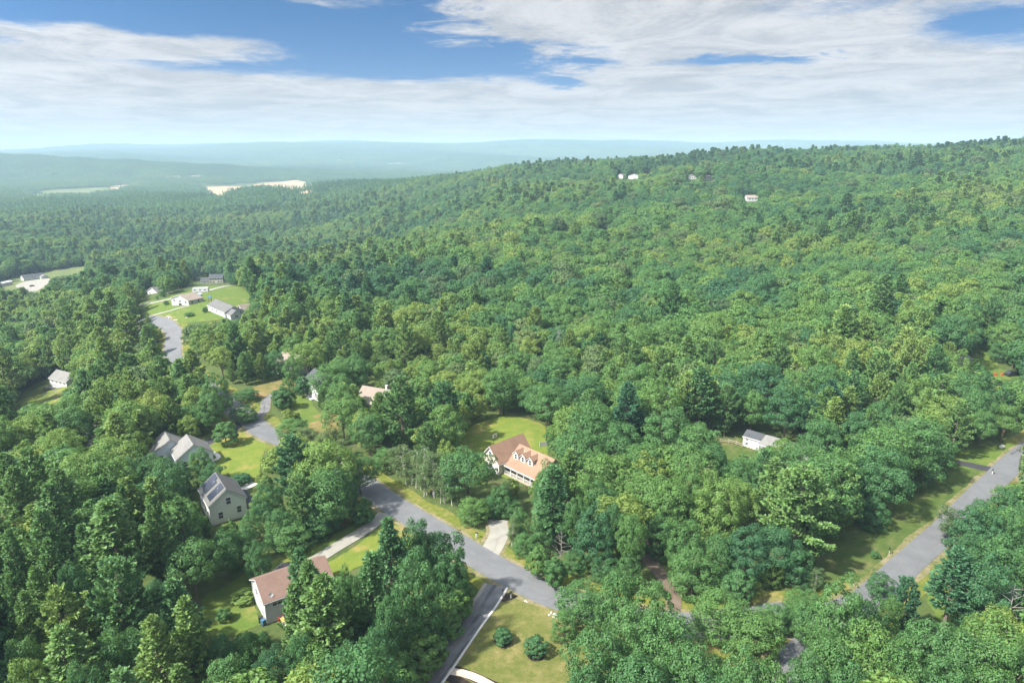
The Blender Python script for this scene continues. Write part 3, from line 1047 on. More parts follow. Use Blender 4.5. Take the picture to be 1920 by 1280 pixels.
# side porch with lean-to roof
MB().add([(L + 0.12, 1.0, 2.75), (L + 2.3, 1.0, 2.15), (L + 2.3, D - 1, 2.15), (L + 0.12, D - 1, 2.75),
          (L + 0.12, 1.0, 2.93), (L + 2.3, 1.0, 2.33), (L + 2.3, D - 1, 2.33), (L + 0.12, D - 1, 2.93)],
         [(3, 2, 1, 0), (4, 5, 6, 7), (0, 1, 5, 4), (1, 2, 6, 5), (2, 3, 7, 6), (3, 0, 4, 7)]).build('porch_roof', 'shingle_dark', o)
for y in (1.2, 3.8, 6.2, D - 1.2):
    MB().box(L + 2.05, L + 2.2, y - 0.07, y + 0.07, -0.6, 2.18).build('porch_post', 'trim_white', o)
MB().box(L + 0.11, L + 2.3, 1.0, D - 1, -0.8, 0.18).build('porch_floor', 'concrete', o)
footprint(o, 0, L + 2.3, 0, D)
mask_px([(371, 918), (398, 897), (425, 910), (462, 940), (458, 968), (398, 974), (386, 950)])

# 2 grey twin gabled house
o, L = place_ridge('house', (335, 888), (356, 837.5), (341, 815), 7.1, 'pale blue grey house with twin light grey gabled roofs', phrase='the twin gable house')
L = 8.6
rf = block(o, 0, L, 0, 7.6, 4.0, 3.1, 'y', 'siding_blue_grey', 'shingle_light')
vent(rf, 1.8, 4.5, 4.0 + 1.8 * 3.1 / (L / 2) + 0.1)
vent(rf, 2.6, 2.6, 4.0 + 2.6 * 3.1 / (L / 2) + 0.1)
rf2 = block(o, -4.3, L - 4.3, 7.63, 14.2, 3.7, 3.1, 'y', 'siding_blue_grey', 'shingle_light')
vent(rf2, -2.2, 10.6, 3.7 + 2.1 * 3.1 / (L / 2) + 0.1)
for u in (2.0, 4.2, 6.2):
    window(o, 'front', 0, u, 2.2, 1.0, 1.4)
window(o, 'left', 0, 2.4, 2.2)
window(o, 'left', 0, 5.4, 2.2)
window(o, 'front', 7.63, -2.4, 2.2)
door(o, 'right', L, 3.4)
window(o, 'right', L, 1.6, 2.2)
footprint(o, -4.3, L, 0, 14.2)
mask_px([(287, 838), (317, 813), (342, 814), (374, 826), (382, 842), (366, 852), (345, 866), (328, 868), (302, 860)])

# 3 white house with brown roof
o, L = place('house', (501, 1170), (626, 1123), 'white house with brown shingle roof and satellite dish behind tall pines', phrase='the brown roofed house')
D = 8.2
rf = block(o, 0, L, 0, D, 4.5, 2.3, 'x', 'siding_white', 'shingle_brown')
window(o, 'front', 0, 2.1, 3.75, 1.7, 1.15, 2)
for u in (6.0, 9.5, 13.0):
    window(o, 'front', 0, u, 3.6, 1.5, 1.15, 2)
window(o, 'left', 0, 2.4, 3.5, 0.8, 1.25)
window(o, 'left', 0, 5.4, 3.5, 0.8, 1.25)
window(o, 'left', 0, 2.2, 1.2, 0.7, 0.8)
door(o, 'front', 0, 7.8, 1.0, 2.1, 1.4)
dish = MB()
ring, n_ = [], 10
for k in range(n_):
    q = 2 * math.pi * k / n_
    ring.append((0.42 * math.cos(q), 0.05 + 0.12 * math.sin(q), 0.42 * math.sin(q)))
dv = [(0, 0.12, 0)] + ring
dish.add([(1.25 + p[0], 0.28 + p[1], 5.25 + p[2]) for p in dv], [(0, 1 + k, 1 + (k + 1) % n_) for k in range(n_)])
dish.tube([(1.25, 0.35, 5.2), (1.25, 0.6, 4.75)], [0.03, 0.03], 5)
dish.tube([(1.25, 0.3, 4.95), (1.25, -0.15, 5.2)], [0.02, 0.02], 5)
dish.build('satellite_dish', 'trim_white', o)
footprint(o, 0, L, 0, D)
mask_px([(474, 1100), (482, 1088), (524, 1074), (532, 1100), (528, 1128), (530, 1160), (501, 1172), (492, 1150)])
mask_px([(602, 1050), (614, 1050), (622, 1084), (608, 1078)])
house3 = o

# 4 tan roofed cape with dormers and an ell
o, L = place('house', (946, 888), (987, 908), 'tan shingled cape house with three white dormers and front porch', phrase='the tan roofed house')
L = 12.0
D = 9.5
rf = block(o, 0, L, 1.8, D, 3.1, 3.3, 'x', 'siding_cream', 'shingle_tan')
sl = 3.3 / ((D - 1.8) / 2)
# porch
MB().add([(-0.3, -0.35, 2.45), (L + 0.3, -0.35, 2.45), (L + 0.3, 1.62, 3.02), (-0.3, 1.62, 3.02),
          (-0.3, -0.35, 2.62), (L + 0.3, -0.35, 2.62), (L + 0.3, 1.62, 3.19), (-0.3, 1.62, 3.19)],
         [(3, 2, 1, 0), (4, 5, 6, 7), (0, 1, 5, 4), (1, 2, 6, 5), (2, 3, 7, 6), (3, 0, 4, 7)]).build('porch_roof', 'shingle_tan', o)
MB().box(-0.3, L + 0.3, -0.43, -0.36, 2.40, 2.66).build('fascia', 'trim_white', o)
for k in range(6):
    x = 0.1 + k * (L - 0.2) / 5
    MB().box(x - 0.1, x + 0.1, -0.2, 0.0, 0.36, 2.44).build('porch_post', 'trim_white', o)
for k in range(5):
    x = 0.1 + k * (L - 0.2) / 5
    m = MB().box(x + 0.12, x + 2.16, -0.13, -0.07, 1.15, 1.22)
    for j in range(9):
        m.box(x + 0.25 + j * 0.22, x + 0.29 + j * 0.22, -0.12, -0.08, 0.42, 1.15)
    m.build('railing', 'trim_white', o)
MB().box(-0.2, L + 0.2, -0.3, 1.79, -0.6, 0.35).build('porch_floor', 'wood_weathered', o)
for u in (1.4, 3.6, 8.4, 10.6):
    window(o, 'front', 1.8, u, 1.7, 1.0, 1.4)
door(o, 'front', 1.8, 6.0)
for u in (1.6, 4.2, 6.8):
    zb = 3.1 + (2.5 - 1.8) * sl
    dw = MB().prism([(u - 0.85, zb - 0.2), (u + 0.85, zb - 0.2), (u + 0.85, zb + 1.75), (u, zb + 2.5), (u - 0.85, zb + 1.75)], 'y', 2.5, 5.2).build('dormer', 'trim_white', o)
    MB().prism(chevron(u - 0.85, u + 0.85, zb + 1.75, 0.75, 0.22, 0.12), 'y', 2.25, 5.6).build('dormer_roof', 'shingle_tan', dw)
    MB().prism(chevron(u - 0.85, u + 0.85, zb + 1.75, 0.75, 0.24, 0.13, -0.11), 'y', 2.19, 2.28).build('rake_board', 'trim_white', dw)
    f_ = window(o, 'front', 2.5, u, zb + 0.95, 0.75, 1.25)
    f_.parent = dw
# ell: garage wing with ridge across, at the far left end
rfw = block(o, -7.0, -0.38, -1.6, 9.9, 3.3, 3.7, 'y', 'siding_cream', 'shingle_tan', oh=0.34)
for u in (-5.4, -2.2):
    door(o, 'front', -1.6, u, 2.5, 2.2, 0.35, name='garage_door')
window(o, 'front', -1.6, -3.7, 4.9, 0.9, 1.2)
window(o, 'left', -7.0, 4.0, 2.0)
window(o, 'left', -7.0, 8.5, 2.0)
vent(rfw, -5.0, 7.5, 3.3 + 2.0 * 3.7 / 3.31 + 0.1)
footprint(o, -7, L, -1.6, 10)

# 5 white two storey house
o, L = place('house', (572, 740), (596, 752), 'narrow white two storey house with dark grey roof beside leafy trees', phrase='the two storey house')
L = 9.5
rf = block(o, 0, L, 0, 8.5, 5.6, 2.7, 'x', 'siding_white', 'shingle_dark')
for u in (1.4, 4.6, 7.8):
    window(o, 'front', 0, u, 4.5)
    window(o, 'front', 0, u, 1.8)
for u in (2.5, 6.0):
    window(o, 'left', 0, u, 4.5)
    window(o, 'left', 0, u, 1.8)
MB().box(2.8, 6.4, -1.3, -0.13, -0.8, 0.3).build('front_step', 'concrete', o)
footprint(o, 0, L, -1.3, 8.5)
mask_px([(570, 705), (583, 692), (592, 698), (590, 715), (584, 745), (573, 740)])

# 6 taupe roof in the trees
o, L = place('house', (668, 770), (702, 776), 'house showing only its taupe roof above the leafy trees', phrase='the taupe roof')
L = 10.5
rf = block(o, 0, L, 0, 9.0, 3.6, 3.4, 'x', 'siding_cream', 'shingle_taupe')
window(o, 'front', 0, 3.0, 2.0)
window(o, 'front', 0, 7.0, 2.0)
chimney(o, 8.2, 5.6, 5.0, 8.0, 0.35)
footprint(o, 0, L, 0, 9)
mask_px([(684, 738), (693, 728), (702, 734), (697, 740)])

# 7 white house behind small tree
o, L = place('house', (518, 700), (542, 706), 'white house with pale roof half hidden behind a small green tree', phrase='the half hidden house')
L = 9.0
rf = block(o, 0, L, 0, 8.0, 4.6, 2.8, 'x', 'siding_white', 'shingle_taupe')
for u in (1.8, 4.5, 7.2):
    window(o, 'front', 0, u, 3.4)
    window(o, 'front', 0, u, 1.4)
footprint(o, 0, L, 0, 8)
mask_px([(520, 662), (527, 662), (537, 676), (536, 690), (530, 682)])

# 8 white raised house on the lawn
o, L = place('house', (323, 573), (354, 572), 'white raised gabled house with garage opening on the wide lawn', phrase='the raised house')
D = 9.0
rf = block(o, 0, L, 0, D, 4.3, 2.3, 'y', 'siding_white', 'shingle_taupe')
for u in (0.17, 0.5, 0.83):
    window(o, 'front', 0, L * u, 3.3, 1.5, 1.1, 2)
door(o, 'front', 0, L * 0.5, 2.3, 1.7, 0.4, 'void_shade', 'garage_opening')  # solid dark panel, its colour painting the shade inside the garage
for u in (2.2, 6.2):
    window(o, 'left', 0, u, 3.2)
    window(o, 'right', L, u, 3.2)
MB().box(L + 0.11, L + 2.6, 2.0, 5.5, 1.5, 1.7).build('deck', 'wood_weathered', o)
for x in (L + 0.3, L + 2.4):
    for y in (2.2, 5.3):
        MB().box(x - 0.07, x + 0.07, y - 0.07, y + 0.07, -0.8, 2.5).build('deck_post', 'wood_weathered', o)
footprint(o, 0, L + 3, 0, D)

# 9 grey ranch house
o, L = place('house', (391, 583), (423, 596), 'long grey roofed ranch house with small front gable on the lawn', phrase='the grey ranch house')
rf = block(o, 0, L, 0, 8.5, 3.2, 2.3, 'x', 'siding_white', 'shingle_grey')
for u in np.linspace(1.5, L - 1.5, 5):
    window(o, 'front', 0, float(u), 1.9, 0.9, 1.2)
block(o, L + 0.02, L + 5.5, 0.6, 6.0, 2.6, 1.9, 'x', 'siding_grey', 'shingle_grey')
window(o, 'right', L + 5.5, 3.3, 1.7, 1.4, 1.2, 2)
window(o, 'right', L, 7.4, 1.9, 0.8, 1.2)
block(o, L - 5.5, L - 0.5, 8.52, 13.5, 3.0, 2.1, 'y', 'siding_grey', 'shingle_taupe')
footprint(o, 0, L + 5.5, 0, 13.5)

# 10 colonial with garage
o, L = place('house', (393, 532), (416, 531), 'white colonial house with dark roof and side garage at forest edge', phrase='the colonial house')
L = 11.5
rf = block(o, 0, L, 0, 8.0, 5.3, 2.6, 'x', 'siding_cream', 'shingle_dark')
for u in (1.4, 3.6, 5.75, 7.9, 10.1):
    window(o, 'front', 0, u, 4.2)
    if u != 5.75:
        window(o, 'front', 0, u, 1.7)
door(o, 'front', 0, 5.75)
block(o, -7.5, -0.12, 0.8, 7.2, 2.7, 2.4, 'x', 'siding_cream', 'shingle_dark')
for u in (-5.8, -2.6):
    door(o, 'front', 0.8, u, 2.4, 2.1, name='garage_door')
window(o, 'left', 0, 5.0, 4.4)
block(o, L + 0.12, L + 4.2, 1.6, 6.6, 2.6, 1.5, 'x', 'siding_cream', 'shingle_dark')
for u in (L + 1.2, L + 3.0):
    window(o, 'front', 1.6, u, 1.6)
footprint(o, -7.5, L + 4.2, 0, 8)

# 11 small cape
o, L = place('house', (277, 552), (296, 549), 'small white gabled cape with slate grey roof beside large oaks', phrase='the small white cape')
rf = block(o, 0, L, 0, 10.0, 2.7, 2.9, 'y', 'siding_white', 'shingle_grey')
window(o, 'front', 0, L * 0.25, 1.5, 1.1, 1.3)
window(o, 'front', 0, L * 0.75, 1.5, 1.1, 1.3)
window(o, 'left', 0, 3.0, 1.5)
window(o, 'left', 0, 7.0, 1.5)
footprint(o, 0, L, 0, 10)
mask_px([(274, 540), (284, 530), (298, 542), (296, 552), (276, 553)])

# 12 small grey house above the road
o, L = place('house', (244, 628), (263, 626), 'small grey gabled house with tan roof beside the road bend', phrase='the bend house')
rf = block(o, 0, L, 0, 7.5, 3.3, 1.9, 'y', 'siding_grey', 'shingle_taupe')
window(o, 'front', 0, L * 0.5, 2.2, 0.9, 1.3)
window(o, 'left', 0, 3.5, 2.0)
footprint(o, 0, L, 0, 7.5)
mask_px([(241, 612), (252, 604), (266, 620), (263, 628), (245, 629)])

# 13 white hillside house
o, L = place('house', (96, 728), (126, 725), 'white two level house with grey roof above a sandy slope', phrase='the hillside house')
rf = block(o, 0, L, 0, 7.6, 5.0, 2.6, 'x', 'siding_white', 'shingle_light')
for u in (0.17, 0.4, 0.63, 0.86):
    window(o, 'front', 0, L * u, 4.1, 0.9, 1.2)
MB().box(-0.1, L + 0.1, -0.16, -0.115, 2.25, 2.6).build('belt_board', 'siding_grey', o)
door(o, 'front', 0, L * 0.55, 2.4, 1.9, 0.35, name='garage_door')
footprint(o, 0, L, 0, 7.6)

# 14, 15 pale roofs among the left hand trees
o, L = place('house', (14, 826), (34, 806), 'pale roof and wall at the edge of the small bright yard', phrase='the pale roof')
L = 9.0
block(o, 0, L, 0, 7.0, 3.4, 2.0, 'x', 'siding_white', 'shingle_light')
window(o, 'front', 0, 3.0, 1.9)
window(o, 'front', 0, 6.0, 1.9)
footprint(o, 0, L, 0, 7)
o, L = place('house', (140, 838), (178, 834), 'pale roofed house mostly hidden among pines', phrase='the hidden house')
L = 9.5
block(o, 0, L, 0, 8.0, 3.2, 3.2, 'y', 'siding_white', 'shingle_light')
window(o, 'front', 0, 3.0, 1.9)
window(o, 'front', 0, 6.4, 1.9)
footprint(o, 0, L, 0, 8)
mask_px([(144, 818), (155, 803), (168, 808), (172, 826), (150, 836)])

# 16 workshop in the valley
o, L = place('workshop', (45, 527), (84, 521), 'long low white workshop with dark roof beside a gravel yard', 'workshop', 'the long workshop')
block(o, 0, L, 0, 9.0, 3.2, 2.4, 'x', 'siding_white', 'shingle_dark', corner=False)
block(o, L - 4.5, L + 2.0, -5.0, -0.4, 2.9, 1.6, 'y', 'siding_white', 'shingle_light', corner=False)
for k in range(5):
    door(o, 'front', 0, 2.5 + k * 2.6, 1.7, 2.4, 0.35, 'metal_grey', 'roller_door')
footprint(o, 0, L + 2, -5, 9)
o, L = place('storage_shed', (5, 537), (24, 533), 'white flat sided storage shed beside the gravel yard', 'shed')
block(o, 0, L, 0, 5.0, 3.0, 0.8, 'x', 'siding_white', 'trim_white', corner=False, trim=False)
door(o, 'front', 0, L * 0.5, 2.2, 2.2, name='door', mat='metal_grey')
footprint(o, 0, L, 0, 5)

# 17 white house with long grey ell
o, L = place('house', (1393, 836), (1416, 843), 'white house with dark roof and long grey ell under the oaks', phrase='the oak house')
L = 4.6
block(o, 0, L, 0, 4.6, 3.1, 1.1, 'x', 'siding_white', 'shingle_dark', oh=0.25)
window(o, 'front', 0, 1.0, 2.5, 0.7, 0.8)
window(o, 'front', 0, 1.0, 1.1, 0.7, 0.8)
window(o, 'left', 0, 2.2, 2.4, 0.8, 1.1)
block(o, L + 0.3, L + 13.5, -1.0, 6.5, 2.4, 1.5, 'x', 'siding_white', 'shingle_light', oh=0.25)
for u in (6.5, 9.5, 12.5):
    window(o, 'front', -1.0, u, 1.5, 1.0, 1.0)
footprint(o, 0, L + 13.5, -1, 6.5)
mask_px([(1390, 812), (1420, 816), (1476, 830), (1420, 834), (1398, 838)])

# 18 cream house to the right
o, L = place('house', (1795, 695), (1822, 690), 'cream house with grey roof showing between roadside trees', phrase='the cream house')
block(o, 0, L, 0, 8.0, 3.4, 2.2, 'y', 'siding_cream', 'shingle_light')
window(o, 'front', 0, L * 0.3, 2.0)
window(o, 'front', 0, L * 0.7, 2.0)
footprint(o, 0, L, 0, 8)
mask_px([(1795, 674), (1820, 666), (1824, 672), (1806, 686), (1797, 688)])

# houses scattered in the woods and along the ridge
FARH = [((1172, 566), (1190, 563), 'lone taupe roof deep in the middle of the forest', 3.2, 'x', 'shingle_taupe', 'siding_cream'),
        ((788, 522), (803, 521), 'grey house beside a small clearing in the middle woods', 3.4, 'y', 'shingle_taupe', 'siding_grey'),
        ((1128, 450), (1142, 448), 'pale roofed house beside the hillside lawn strip', 3.0, 'x', 'shingle_light', 'siding_white'),
        ((1400, 378), (1422, 377), 'white house with brownish hip roof alone on the wooded hillside', 3.8, 'x', 'shingle_taupe', 'siding_white'),
        ((1158, 335), (1168, 335), 'white gabled house on the ridge beside a larger white house', 4.2, 'y', 'shingle_grey', 'siding_white'),
        ((1178, 336), (1198, 335), 'large white house standing on the wooded ridge', 4.4, 'y', 'shingle_grey', 'siding_white'),
        ((1210, 325), (1218, 325), 'small white house on the ridge behind dark pines', 3.6, 'y', 'shingle_light', 'siding_white'),
        ((1290, 337), (1306, 336), 'white ridge house below a bare round topped tree', 3.8, 'y', 'shingle_light', 'siding_white'),
        ((1322, 339), (1342, 337), 'reddish roofed ridge house with white gable', 3.8, 'y', 'shingle_tan', 'siding_white'),
        ((730, 309), (762, 308), 'far white building in the hazy valley', 7.0, 'x', 'siding_white', 'siding_white'),
        ((632, 302), (645, 302), 'tiny far white building in the hazy valley forest', 7.0, 'x', 'siding_white', 'siding_white')]
for A, B, lab, ev, ax, rfm, wl in FARH:
    o, L = place('house', A, B, lab, phrase=None)
    D = min(9.0, max(7.5, L * 0.8)) if L < 40 else L * 0.25
    block(o, 0, L, 0, D, ev, ev * 0.5, ax, wl, rfm, base=-3, trim=L < 40, corner=False)
    for u in (0.25, 0.5, 0.75):
        window(o, 'front', 0, L * u, ev * 0.62, 1.0 if L < 40 else 4, 1.3)
    footprint(o, 0, L, -6, D, 2)
    cx_, cy_ = (A[0] + B[0]) / 2, A[1]
    hw = (B[0] - A[0]) / 2 + 1
    hp = (ev * 1.5) * FPX / (Vector(o.location) - cam.location).length
    mask_px([(cx_ - hw, cy_ - hp), (cx_ + hw * 0.7, cy_ - hp), (cx_ + hw * 0.8, cy_ - hp * 0.2), (cx_ - hw, cy_ - hp * 0.15)])

# ------------------------------------------------------------------ yard things
def at(px, py, name, label, cat, rz=0.0, group=None):
    x, y = hit(px, py)
    o = empty(name, (x, y, float(hgt(x, y)) + 0.04), rz)
    return tag(o, label, cat, group)


def mailbox(px, py, label, postmat='trim_white', rz=0.6):
    o = at(px, py, 'mailbox', label, 'mailbox', rz)
    MB().box(-0.07, 0.07, -0.07, 0.07, -0.1, 1.15).box(-0.06, 0.06, -0.3, -0.075, 0.98, 1.06).build('post', postmat, o)
    m = MB()
    prof = [(-0.13, 1.16), (0.13, 1.16), (0.13, 1.32)] + [(0.13 * math.cos(q), 1.32 + 0.12 * math.sin(q)) for q in np.linspace(0.4, math.pi - 0.4, 5)] + [(-0.13, 1.32)]
    b = m.prism(prof, 'y', -0.42, 0.22).build('box', 'plastic_black', o)
    MB().box(0.135, 0.155, -0.1, -0.05, 1.25, 1.5).build('flag', 'plastic_red', b)
    return o


mailbox(958, 1121, 'black mailbox on a white post in the mulch bed', rz=-0.5)
mailbox(893, 1008, 'mailbox on a post at the mouth of the tan house driveway', 'trim_white', 0.9)
mailbox(1667, 1038, 'mailbox on a weathered post on the wide roadside lawn', 'wood_weathered', -0.7)
mailbox(1860, 889, 'pale mailbox post at the end of the fresh black driveway', 'trim_white', -0.7)

o = at(943, 1122, 'lamp_post', 'thin dark lamp post at the head of the stone kerb', 'lamp post')
MB().tube([(0, 0, -0.1), (0, 0, 1.75)], [0.05, 0.045], 8).build('pole', 'plastic_black', o)
m = MB().box(-0.11, 0.11, -0.11, 0.11, 1.751, 2.02)
m.add([(-0.15, -0.15, 2.022), (0.15, -0.15, 2.022), (0.15, 0.15, 2.022), (-0.15, 0.15, 2.022), (0, 0, 2.18)], [(3, 2, 1, 0), (0, 1, 4), (1, 2, 4), (2, 3, 4), (3, 0, 4)])
m.build('lantern', 'plastic_black', o)

o = at(926, 836, 'basketball_hoop', 'white basketball backboard on a pole behind the tan roofed house', 'basketball hoop', 0.9)
MB().tube([(0, 0, -0.1), (0, 0, 3.1)], [0.07, 0.06], 8).build('pole', 'plastic_black', o)
MB().box(-0.9, 0.9, -0.45, -0.40, 2.7, 3.8).build('backboard', 'trim_white', o)
MB().box(-0.3, 0.3, -0.47, -0.455, 2.95, 3.4).build('target_square', 'plastic_black', o)
m = MB()
m.tube([(0.23 * math.cos(q), -0.72 + 0.23 * math.sin(q), 2.98) for q in np.linspace(0, 2 * math.pi, 13)], [0.02] * 13, 5, False)
m.build('rim', 'plastic_red', o)

o = at(1012, 838, 'yard_fence', 'white panel fence behind the tan roofed house', 'fence', 0.35)
for k in range(5):
    MB().box(k * 2.0 - 0.06, k * 2.0 + 0.06, -0.06, 0.06, -0.2, 1.6).build('post', 'trim_white', o)
for k in range(4):
    for j in range(8):
        MB().box(k * 2.0 + 0.08 + j * 0.23, k * 2.0 + 0.29 + j * 0.23, -0.02, 0.02, 0.05, 1.45).build('board', 'trim_white', o)

o = at(1350, 830, 'rail_fence', 'weathered split rail fence in the small shaded yard', 'fence', -0.08)
px_ = [(0, 0), (2.4, 0), (4.2, -1.2), (5.6, -2.6)]
for i, (x, y) in enumerate(px_):
    MB().box(x - 0.09, x + 0.09, y - 0.09, y + 0.09, -0.3, 1.25).build('post', 'wood_weathered', o)
    if i:
        x0, y0 = px_[i - 1]
        for z in (0.5, 1.0):
            MB().tube([(x0, y0, z), (x, y, z)], [0.07, 0.07], 5).build('rail', 'wood_weathered', o)

# pool, trailer and play set by the white raised house
o = at(367, 556, 'swimming_pool', 'round blue above ground pool beside the white raised house', 'pool')
ring = [(3.2 * math.cos(q), 3.2 * math.sin(q)) for q in np.linspace(0, 2 * math.pi, 25)[:-1]]
m = MB()
n_ = len(ring)
m.add([(x, y, -0.3) for x, y in ring] + [(x, y, 1.25) for x, y in ring] + [(x * 0.94, y * 0.94, 1.25) for x, y in ring] + [(x * 0.94, y * 0.94, 0.2) for x, y in ring],
      [(i, (i + 1) % n_, n_ + (i + 1) % n_, n_ + i) for i in range(n_)] + [(n_ + i, n_ + (i + 1) % n_, 2 * n_ + (i + 1) % n_, 2 * n_ + i) for i in range(n_)] +
      [(2 * n_ + i, 2 * n_ + (i + 1) % n_, 3 * n_ + (i + 1) % n_, 3 * n_ + i) for i in range(n_)])
m.build('pool_wall', 'trim_white', o)
MB().add([(x * 0.939, y * 0.939, 1.08) for x, y in ring], [tuple(range(n_))]).build('water', 'pool_water', o)

o = at(361, 550, 'camper_trailer', 'long white camper trailer parked behind the blue pool', 'trailer', 0.16)
b = MB().prism([(0.0, 0.7), (9.0, 0.7), (9.0, 2.9), (8.7, 3.15), (0.3, 3.15), (0.0, 2.9)], 'y', 0, 2.5).build('body', 'car_white', o)
for u in (1.5, 4.5, 7.2):
    MB().box(u - 0.45, u + 0.45, -0.03, -0.003, 1.7, 2.3).build('window', 'glass', b)
for u in (4.4, 5.4):
    for y in (0.1, 2.2):
        MB().tube([(u, y, 0.36), (u, y + 0.22, 0.36)], [0.36, 0.36], 12).build('wheel', 'tyre', o)
MB().box(-1.3, -0.003, 1.15, 1.3, 0.55, 0.68).build('hitch', 'metal_grey', o)

o = at(391, 566, 'play_set', 'small wooden swing and slide play set on the wide lawn', 'play set', 0.3)
for x in (0, 1.5):
    for y in (0, 1.5):
        MB().box(x - 0.06, x + 0.06, y - 0.06, y + 0.06, -0.2, 2.4).build('post', 'wood_brown', o)
MB().box(0.07, 1.43, 0.07, 1.43, 1.2, 1.3).build('platform', 'wood_brown', o)
MB().prism([(-0.2, 2.41), (1.7, 2.41), (0.75, 3.2)], 'x', -0.2, 1.7).build('roof', 'plastic_blue', o)
MB().add([(1.6, 0.4, 1.3), (1.6, 1.1, 1.3), (4.0, 1.1, 0.1), (4.0, 0.4, 0.1), (1.6, 0.4, 1.22), (1.6, 1.1, 1.22), (4.0, 1.1, 0.02), (4.0, 0.4, 0.02)],
         [(0, 1, 2, 3), (7, 6, 5, 4), (0, 3, 7, 4), (1, 0, 4, 5), (2, 1, 5, 6), (3, 2, 6, 7)]).build('slide', 'trim_white', o)


# vehicles
def car(px, py, rz, mat, label, cat='car', scale=1.0):
    o = at(px, py, 'parked_car', label, cat, rz)
    o.scale = (scale, scale, scale)
    prof = [(-2.2, 0.35), (2.2, 0.35), (2.25, 0.75), (2.1, 0.92), (1.1, 1.02), (-1.95, 1.05), (-2.25, 0.9)]
    b = MB().prism(prof, 'y', -0.9, 0.9)
    # sweep runs along y with profile in (x, z)
    b.build('body', mat, o)
    MB().prism([(-1.85, 1.053), (1.0, 1.03), (0.35, 1.5), (-1.35, 1.52)], 'y', -0.78, 0.78).build('cabin_glass', 'glass', o)
    MB().prism([(-1.38, 1.523), (0.37, 1.503), (0.3, 1.56), (-1.28, 1.58)], 'y', -0.76, 0.76).build('roof', mat, o)
    for x in (-1.35, 1.4):
        for y in (-0.93, 0.72):
            wl_ = MB().tube([(x, y, 0.33), (x, y + 0.21, 0.33)], [0.33, 0.33], 12).build('wheel', 'tyre', o)
    for y in (-0.6, 0.6):
        MB().box(2.2, 2.27, y - 0.2, y + 0.2, 0.66, 0.8).build('headlight', 'trim_white', o)
    return o


car(1897, 704, 0.2, 'car_dark', 'dark car parked at the edge of the clearing with red items', scale=1.1)
car(132, 845, 0.5, 'car_white', 'white car parked between pines beside the hidden house')
car(94, 732, 0.3, 'car_dark', 'dark car parked on the sandy slope by the white house')
car(60, 537, 1.2, 'car_dark', 'dark pickup parked in the workshop gravel yard', 'pickup')
car(280, 0 + 566, 0.2, 'car_white', 'white car parked on the pale drive across the lawn') if False else None
for k, (qx, qy) in enumerate(((1866, 703), (1879, 703))):
    o = at(qx, qy, 'storage_tote', 'red plastic tote on the ground beside the dark car', 'tote', 0.3 * k, 'red totes beside the dark car')
    MB().box(-0.5, 0.5, -0.35, 0.35, 0, 0.5).build('tub', 'plastic_red', o)
    MB().box(-0.54, 0.54, -0.39, 0.39, 0.503, 0.58).build('lid', 'plastic_red', o)

# bins and clutter by the brown roofed house
for k, (qx, qy, mt, lab) in enumerate(((490, 1166, 'plastic_black', 'black wheeled bin at the corner of the brown roofed house'),
                                      ('', 0, '', ''), (494, 1171, 'plastic_blue', 'dark blue wheeled bin at the corner of the brown roofed house'))):
    if qx == '':
        continue
    o = at(qx, qy, 'wheeled_bin', lab, 'bin', 0.5 * k)
    MB().add([(-0.24, -0.28, 0), (0.24, -0.28, 0), (0.24, 0.28, 0), (-0.24, 0.28, 0), (-0.32, -0.36, 1.0), (0.32, -0.36, 1.0), (0.32, 0.36, 1.0), (-0.32, 0.36, 1.0)],
             [(3, 2, 1, 0), (4, 5, 6, 7), (0, 1, 5, 4), (1, 2, 6, 5), (2, 3, 7, 6), (3, 0, 4, 7)]).build('tub', mt, o)
    MB().prism([(-0.38, 1.003), (0.38, 1.003), (0.3, 1.1), (-0.38, 1.08)], 'x', -0.34, 0.34).build('lid', mt, o)
    for y in (-0.3, 0.22):
        MB().tube([(-0.3, y, 0.1), (-0.3, y + 0.08, 0.1)], [0.1, 0.1], 10).build('wheel', 'tyre', o)
o = at(529, 1168, 'toy_slide', 'yellow plastic toy slide in front of the brown roofed house', 'toy slide', -0.6)
MB().add([(0, -0.35, 1.2), (0, 0.35, 1.2), (1.8, 0.35, 0.05), (1.8, -0.35, 0.05), (0, -0.35, 1.1), (0, 0.35, 1.1), (1.8, 0.35, -0.03), (1.8, -0.35, -0.03)],
         [(0, 1, 2, 3), (7, 6, 5, 4), (0, 3, 7, 4), (1, 0, 4, 5), (2, 1, 5, 6), (3, 2, 6, 7)]).build('slide', 'plastic_yellow', o)
for y in (-0.33, 0.33):
    MB().box(-0.5, -0.42, y - 0.05, y + 0.05, 0, 1.15).box(-0.5, -0.003, y - 0.05, y + 0.05, 1.151, 1.22).build('ladder_side', 'plastic_red', o)
o = at(533, 1176, 'garden_chair', 'white plastic garden chair in front of the brown roofed house', 'chair', 0.8)
MB().box(-0.28, 0.28, -0.28, 0.28, 0.42, 0.48).build('seat', 'trim_white', o)
MB().box(-0.28, 0.28, 0.24, 0.29, 0.485, 1.0).build('backrest', 'trim_white', o)
for x in (-0.24, 0.24):
    for y in (-0.24, 0.24):
        MB().box(x - 0.03, x + 0.03, y - 0.03, y + 0.03, 0, 0.417).build('leg', 'trim_white', o)
o = at(545, 1066, 'parked_car', 'dark car on the bare patch behind the brown roofed house', 'car', 0.4)
bpy.data.objects.remove(o)
car(541, 1070, 0.45, 'car_dark', 'dark car on the bare patch behind the brown roofed house')

